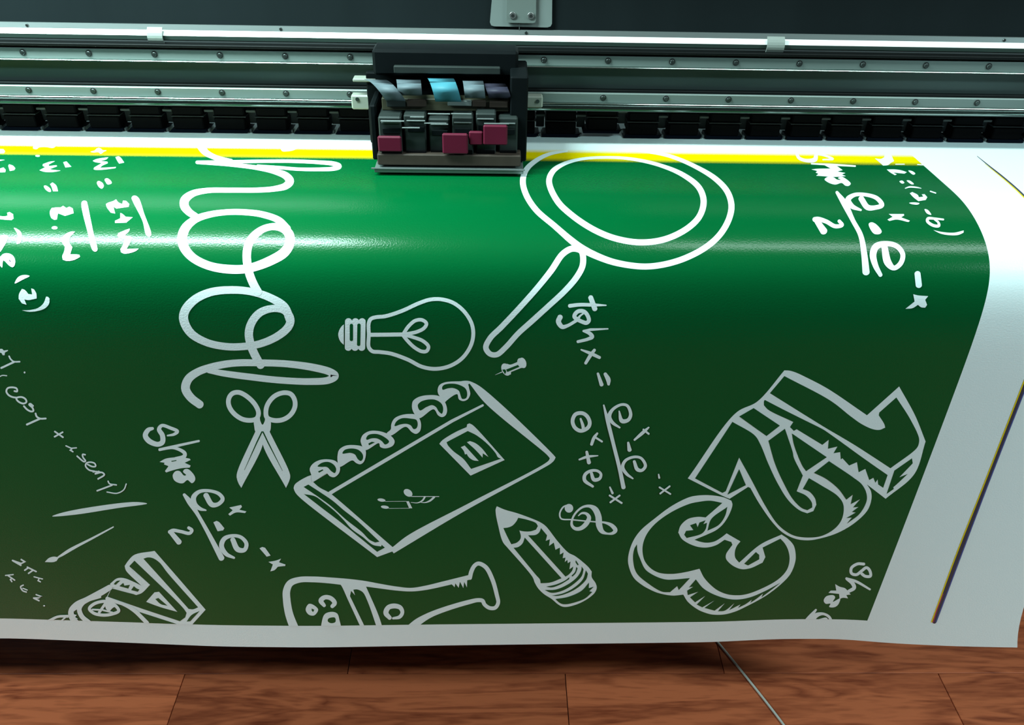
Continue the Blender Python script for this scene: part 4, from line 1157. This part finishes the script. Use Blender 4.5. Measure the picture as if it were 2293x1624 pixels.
# --- numerals
motif('numeral_doodle', 1540, 800, 4, [
 ('p', 'W', [(865, 118), (910, 120), (970, 138), (1060, 180), (1250, 280), (1605, 520), (1893, 262), (2035, 520), (2130, 755), (2030, 1045), (1772, 1268), (1605, 1140), (1640, 1200), (1645, 1270), (1610, 1370), (1500, 1480), (1350, 1570), (1200, 1620), (1080, 1640), (960, 1625), (850, 1570), (760, 1480), (640, 1310), (560, 1170), (540, 1162), (375, 1268), (330, 1250), (0, 1085), (430, 500), (625, 395)]),
 ('p', 'G', [(865, 168), (1280, 390), (1460, 530), (1560, 600), (1660, 645), (1720, 650), (1768, 630), (1760, 600), (1710, 520), (1715, 495), (1868, 360), (1990, 550), (2070, 720), (2070, 770), (2050, 815), (1815, 995), (1660, 893), (1500, 790), (1380, 718), (1255, 645), (1060, 525), (900, 425), (735, 322)]),
 ('p', 'G', [(690, 382), (860, 470), (1040, 560), (1215, 648), (1260, 678), (1400, 778), (1540, 880), (1670, 972), (1790, 1055), (1750, 1170), (1705, 1140), (1700, 1095), (1680, 1125), (1662, 1080), (1625, 1100), (1590, 1000), (1530, 1030), (1515, 940), (1445, 970), (1385, 905), (1370, 915), (1365, 850), (1305, 860), (1340, 800), (1255, 820), (1262, 740), (1205, 785), (975, 645), (950, 660), (915, 625), (945, 580), (720, 470), (682, 430), (682, 395)]),
 ('p', 'G', [(1850, 1015), (2008, 905), (2015, 950), (1895, 1075), (1970, 1045), (1880, 1130), (1840, 1165), (1845, 1180), (1780, 1225)]),
 ('p', 'G', [(400, 578), (65, 1085), (310, 1215), (340, 1200), (460, 898), (560, 1080), (700, 1340), (800, 1490), (880, 1560), (960, 1600), (1080, 1615), (1200, 1600), (1310, 1540), (1370, 1470), (1395, 1390), (1390, 1310), (1340, 1240), (1200, 1150), (1085, 1082), (1030, 1180), (1090, 1205), (1140, 1265), (1152, 1320), (1125, 1378), (1070, 1398), (1000, 1370), (900, 1280), (800, 1120), (720, 950), (650, 780), (600, 700)]),
 ('p', 'G', [(722, 748), (870, 640), (940, 850), (950, 900), (1030, 1060), (975, 1200), (1060, 1240), (1110, 1300), (1115, 1345), (1070, 1370), (1020, 1350), (940, 1270), (850, 1110), (780, 950)]),
 ('p', 'G', [(932, 682), (1245, 895), (1060, 1020), (1025, 970), (950, 780)]),
 ('p', 'G', [(460, 530), (590, 455), (825, 612), (705, 705)]),
 ('p', 'G', [(1130, 1035), (1265, 930), (1480, 1075), (1560, 1140), (1600, 1220), (1600, 1290), (1540, 1400), (1425, 1490), (1470, 1435), (1420, 1440), (1505, 1390), (1470, 1385), (1530, 1340), (1480, 1345), (1545, 1270), (1460, 1315), (1478, 1230), (1420, 1275), (1350, 1180), (1240, 1090)]),
 ('p', 'G', [(460, 1002), (520, 1145), (355, 1230)]),
], 'white shaded block numerals one and two near the right of the print')
motif('numeral_doodle', 1380, 1000, 4, [
 ('p', 'W', [(960, 455), (880, 440), (800, 435), (720, 440), (650, 455), (500, 530), (350, 640), (210, 760), (140, 870), (105, 1010), (120, 1100), (160, 1180), (230, 1240), (290, 1275), (370, 1310), (500, 1335), (600, 1327), (640, 1390), (730, 1460), (800, 1490), (860, 1505), (960, 1505), (1060, 1480), (1150, 1440), (1350, 1330), (1500, 1210), (1560, 1140), (1595, 1060), (1607, 990), (1590, 890), (1540, 830), (1480, 788), (1290, 878), (1100, 1040), (1065, 995), (1062, 940), (1080, 890), (1112, 850), (988, 778), (940, 815), (880, 850), (810, 862), (740, 850), (700, 835), (820, 785), (900, 745), (960, 690), (1015, 600), (1040, 520), (1030, 485)]),
 ('p', 'G', [(950, 505), (840, 485), (740, 495), (650, 515), (480, 595), (340, 700), (265, 800), (235, 900), (245, 1000), (270, 1050), (320, 1100), (380, 1130), (440, 1140), (520, 1140), (620, 1125), (745, 1095), (790, 1180), (880, 1270), (940, 1305), (1000, 1325), (1060, 1332), (1140, 1328), (1250, 1295), (1450, 1190), (1530, 1100), (1552, 1010), (1540, 930), (1510, 870), (1470, 825), (1310, 905), (1335, 990), (1310, 1040), (1200, 1090), (1120, 1098), (1040, 1065), (985, 1010), (980, 985), (985, 960), (1040, 880), (1030, 855), (970, 835), (890, 885), (800, 905), (700, 890), (590, 830), (555, 770), (575, 710), (640, 650), (730, 630), (800, 635)]),
 ('p', 'G', [(995, 540), (975, 620), (920, 700), (815, 755), (850, 650)]),
 ('p', 'G', [(608, 790), (625, 755), (690, 748), (660, 705), (715, 685), (728, 722), (745, 680), (800, 660), (780, 695), (812, 682), (800, 740), (765, 780), (630, 820)]),
 ('p', 'G', [(1250, 945), (1280, 970), (1280, 1010), (1180, 1065), (1145, 1050)]),
 ('p', 'G', [(185, 875), (190, 940), (215, 1010), (260, 1100), (330, 1150), (400, 1180), (460, 1192), (660, 1178), (560, 1285), (545, 1250), (480, 1305), (410, 1300), (290, 1230), (180, 1130), (150, 1010), (160, 920)]),
 ('p', 'G', [(712, 1190), (780, 1270), (900, 1335), (1050, 1370), (1180, 1355), (1320, 1300), (1470, 1220), (1380, 1290), (1300, 1350), (1315, 1315), (1260, 1360), (1200, 1400), (1215, 1370), (1160, 1410), (1090, 1445), (1115, 1412), (1010, 1465), (1060, 1400), (970, 1470), (910, 1475), (975, 1400), (880, 1470), (790, 1445), (885, 1375), (770, 1440), (720, 1415), (800, 1335), (705, 1395), (660, 1350), (735, 1300), (640, 1330), (635, 1290), (690, 1255), (650, 1262)]),
], 'white shaded block numeral three above the hem')
# --- right formulas
motif('formula_lettering', 1720, 320, 4, [
 ('s', 28, [(255, 95, 26), (275, 135, 28), (340, 160, 30), (420, 150, 40), (430, 110, 32), (450, 85, 26)]), ('s', 20, [(430, 95, 20), (520, 120, 18), (580, 146, 18), (490, 152, 12)]),
 ('s', 16, [(388, 189, 12), (560, 197, 18), (780, 210, 14)]),
 ('p', 'W', [(388, 240), (440, 234), (560, 232), (500, 200), (600, 204), (668, 246), (620, 258), (692, 272), (660, 285), (696, 300), (600, 307), (430, 296), (450, 280), (425, 268), (440, 254)]),
 ('b', 'W', [(505, 330), (530, 308), (580, 308), (620, 332), (650, 332), (625, 318), (655, 305), (690, 320), (740, 368), (720, 388), (690, 385), (660, 362), (600, 376), (540, 358)]),
 ('s', 44, [(615, 445, 26), (680, 540, 54), (760, 700, 40), (828, 830, 44), (860, 1000, 54), (876, 1160, 64)]),
 ('s', 40, [(832, 500, 50), (890, 580, 50), (960, 582, 40), (1018, 560, 42), (975, 500, 38), (870, 467, 32), (770, 470, 36), (715, 512, 50), (750, 570, 44), (830, 605, 18)]),
 ('p', 'W', [(1080, 640), (1215, 640), (1218, 652), (1190, 670), (1270, 700), (1255, 712), (1150, 690), (1085, 702), (1068, 690), (1115, 665)]),
 ('b', 'W', [(900, 728), (925, 714), (970, 735), (1016, 798), (1000, 818), (945, 815)]),
 ('s', 36, [(635, 703, 30), (662, 738, 32), (600, 750, 36), (520, 708, 38), (445, 686, 42), (415, 690, 44)]), ('l', 54, [(430, 695, 46), (498, 795, 64)]),
 ('s', 50, [(1040, 935, 56), (1072, 1075, 66), (1125, 1122, 44), (1185, 1080, 44), (1204, 1000, 44), (1150, 928, 46), (1050, 906, 48), (965, 932, 60), (938, 1000, 60), (960, 1100, 50), (1005, 1185, 36)]),
 ('l', 56, [(1336, 1172, 54), (1348, 1276, 56)]),
 ('p', 'W', [(1298, 1355), (1340, 1365), (1432, 1372), (1405, 1405), (1422, 1450), (1405, 1475), (1370, 1472), (1340, 1450), (1290, 1480), (1228, 1485), (1310, 1420)]),
], 'white handwritten fraction formula crossing the bright streak at the right')
motif('formula_lettering', 1720, 320, 4, [
 ('p', 'W', [(955, 140), (1010, 145), (1040, 130), (1045, 92), (1095, 92), (1128, 165), (1100, 180), (1075, 200), (1030, 205), (985, 165)]),
 ('l', 8, [(1142, 193), (1220, 193)]), ('l', 8, [(1338, 196), (1395, 200)]),
 ('p', 'W', [(1062, 240), (1140, 240), (1200, 250), (1242, 265), (1220, 278), (1120, 268), (1152, 285), (1135, 292), (1090, 265)]),
 ('b', 'W', [(1255, 250), (1290, 255), (1318, 278), (1300, 288)]),
 ('b', 'W', [(1175, 347), (1200, 340), (1220, 360), (1200, 368)]), ('b', 'W', [(1240, 340), (1268, 340), (1305, 372), (1285, 375)]),
 ('s', 10, [(1228, 410, 8), (1265, 398, 14), (1330, 402, 12), (1370, 410, 5)]),
 ('p', 'W', [(1268, 455), (1290, 443), (1340, 470), (1350, 490), (1390, 485), (1375, 465), (1400, 462), (1425, 490), (1410, 515), (1345, 525), (1300, 490)]),
 ('l', 11, [(1452, 437), (1500, 453)]), ('b', 'W', [(1262, 542), (1300, 536), (1355, 545), (1340, 556), (1285, 552)]),
 ('b', 'W', [(1400, 597), (1430, 605), (1460, 648), (1420, 635)]),
 ('s', 22, [(1568, 690, 16), (1490, 682, 20), (1430, 682, 26), (1425, 705, 26), (1480, 744, 26), (1528, 745, 26), (1522, 715, 20), (1490, 690, 16)]),
 ('p', 'W', [(1480, 785), (1560, 802), (1660, 808), (1750, 788), (1748, 808), (1700, 828), (1620, 830), (1540, 815)]),
], 'small white handwriting next to the right border of the print')
motif('formula_lettering', 1720, 1080, 4, [
 ('s', 26, [(858, 733), (800, 732), (746, 768), (746, 815), (790, 828), (840, 792), (880, 765), (908, 788), (916, 840), (870, 842), (838, 820)]),
 ('s', 22, [(912, 960, 18), (790, 890, 24), (700, 862, 22)]), ('s', 30, [(705, 868, 22), (755, 905, 34), (770, 945, 34), (720, 978, 28)]),
 ('p', 'W', [(600, 912), (640, 935), (690, 950), (720, 985), (740, 1005), (700, 1010), (715, 1040), (670, 1035), (640, 1045), (635, 1000), (540, 990), (560, 970), (610, 970)]),
 ('b', 'W', [(497, 1060), (520, 1022), (585, 1012), (600, 1030), (580, 1070), (645, 1040), (625, 1098), (590, 1120), (545, 1115), (558, 1088), (515, 1088)]),
 ('s', 34, [(428, 1142, 18), (380, 1200, 36), (330, 1262, 44)]),
 ('s', 28, [(380, 1255, 50), (425, 1195, 44), (490, 1178, 24), (545, 1205, 24), (572, 1260, 24)]), ('s', 22, [(455, 1232, 14), (520, 1225, 24), (520, 1262, 24)]),
], 'white handwriting beside the white margin at the lower right')
# --- test colour bar along the margin
motif('colour_bar', 0, 0, 1, [
 ('s-K', 3, [(2188, 350, .8), (2215, 372, 2.4), (2250, 400, 3.4), (2290, 436, 4.5), (2330, 480, 5.5), (2372, 545, 6.5), (2385, 620, 7), (2365, 690, 7.5), (2340, 750, 8), (2293, 868, 8), (2206, 1092, 8), (2150, 1234, 8), (2092, 1393, 8.5)]),
 ('s-Y', 2, [(2205, 367, .8), (2246, 400, 1.6), (2287, 437, 2.2), (2326, 480, 2.4), (2367, 545, 2.6), (2379, 620, 2.6), (2359, 690, 2.6), (2334, 750, 2.6), (2287.5, 868, 2.6), (2200.5, 1092, 2.6), (2144.5, 1234, 2.6), (2086, 1393, 2.6)]),
 ('s-B', 2, [(2320, 462, 1.8), (2376, 545, 2), (2389, 620, 2.5), (2344, 750, 2.5), (2297, 868, 2.5), (2209.5, 1092, 2.5), (2096, 1393, 2.5)]),
 ('s-M', 2, [(2112, 1330, 1.5), (2098, 1366, 2.5), (2089.5, 1393, 2.5)]),
], 'thin dark test bar with coloured fringes in the white margin')
def clusters(faces):
    """items of a drawing that touch each other form one piece"""
    n = len(faces)
    par = list(range(n))
    def find(i):
        while par[i] != i: i = par[i]
        return i
    dense = []
    for lay, ink, V, T, strip in faces:
        P = np.array(V)
        if strip:
            P = np.concatenate([P[0::2], P[1::2], (P[0::2]+P[1::2])/2])
            D = [P]
        else:
            D = []
            for a, b in zip(P, np.roll(P, -1, 0)):
                m = max(1, int(np.hypot(*(b-a))/2))
                D.append(a+(b-a)*(np.arange(m)/m)[:, None])
        dense.append(np.concatenate(D))
    for i in range(n):
        for j in range(i):
            a, b = dense[i], dense[j]
            inside = faces[i][1] != 0 and (b.min(0) <= a.mean(0)).all() and (b.max(0) >= a.mean(0)).all()
            if inside or ((a.min(0)-3 < b.max(0)).all() and (b.min(0)-3 < a.max(0)).all() and
                          np.sqrt(((a[:, None]-b[None])**2).sum(-1)).min() < 2.2):
                par[find(i)] = find(j)
    out = {}
    for i in range(n):
        out.setdefault(find(i), []).append(faces[i])
    return list(out.values())
def build_prints():
    pieces = []
    for name, faces, label in ALL:
        cl = [faces] if name == 'colour_bar' else clusters(faces)
        if len(cl) == 1:
            pieces.append((name, cl[0], label, banner))
            continue
        e = bpy.data.objects.new(name, None)
        e.empty_display_size = 0.02
        C.objects.link(e)
        e.parent = banner
        if label: e['label'] = label
        for c in cl:
            pieces.append(('letter' if 'lettering' in name else 'pen_shape', c, None, e))
    ALL[:] = pieces
    allpx = [v for _, fs, _, _ in ALL for f in fs for v in f[2]]
    US = unproject(allpx)
    k = 0
    for name, faces, label, holder in ALL:
        bm = bmesh.new()
        lay_l = bm.faces.layers.int.new('lay')
        for lay, ink, V, T, strip in faces:
            n = len(V)
            uv = US[k:k+n]
            k += n
            vs_ = [bm.verts.new((p[0], p[1], (lay+(0.6*i/n if strip else 0))*1e-3)) for i, p in enumerate(uv)]
            for t in T:
                if len(set(t)) < 3: continue
                try:
                    f = bm.faces.new([vs_[i] for i in t])
                    f.material_index = ink
                except ValueError:
                    pass
        us = [v.co.x for v in bm.verts]; ss = [v.co.y for v in bm.verts]
        def cut(co, no, clear=False):
            bmesh.ops.bisect_plane(bm, geom=list(bm.verts)+list(bm.edges)+list(bm.faces), dist=1e-7, plane_co=co, plane_no=no, clear_outer=clear)
        if max(ss) > S_END:
            cut((0, S_END, 0), (0, 1, 0), True)
        for s in SL:
            if min(ss) < s < max(ss): cut((0, float(s), 0), (0, 1, 0))
        for u in UL:
            if min(us) < u < max(us): cut((float(u), 0, 0), (1, 0, 0))
        if not bm.verts: 
            bm.free(); continue
        co = np.array([v.co[:] for v in bm.verts])
        P = S(co[:, 0], co[:, 1])
        N = normal(co[:, 0], co[:, 1])
        P = P+N*(0.00025+co[:, 2:3]*0.03)
        uvd = {v: (v.co.x, v.co.y) for v in bm.verts}
        uvlay = bm.loops.layers.uv.new('sheet')
        for f in bm.faces:
            for l in f.loops:
                l[uvlay].uv = uvd[l.vert]
        for v, p in zip(bm.verts, P):
            v.co = p
        bmesh.ops.triangulate(bm, faces=[f for f in bm.faces if len(f.verts) > 4])
        bm.normal_update()
        for f in bm.faces:
            f.smooth = True
            if f.normal.dot(Vector((0, -1, 1))) < 0:
                f.normal_flip()
        me = bpy.data.meshes.new(name)
        bm.to_mesh(me)
        bm.free()
        me.normals_split_custom_set_from_vertices(N.tolist())
        for i in INKS:
            me.materials.append(MATS[i])
        o = bpy.data.objects.new(name, me)
        C.objects.link(o)
        o.parent = holder
        if label: o['label'] = label
build_prints()
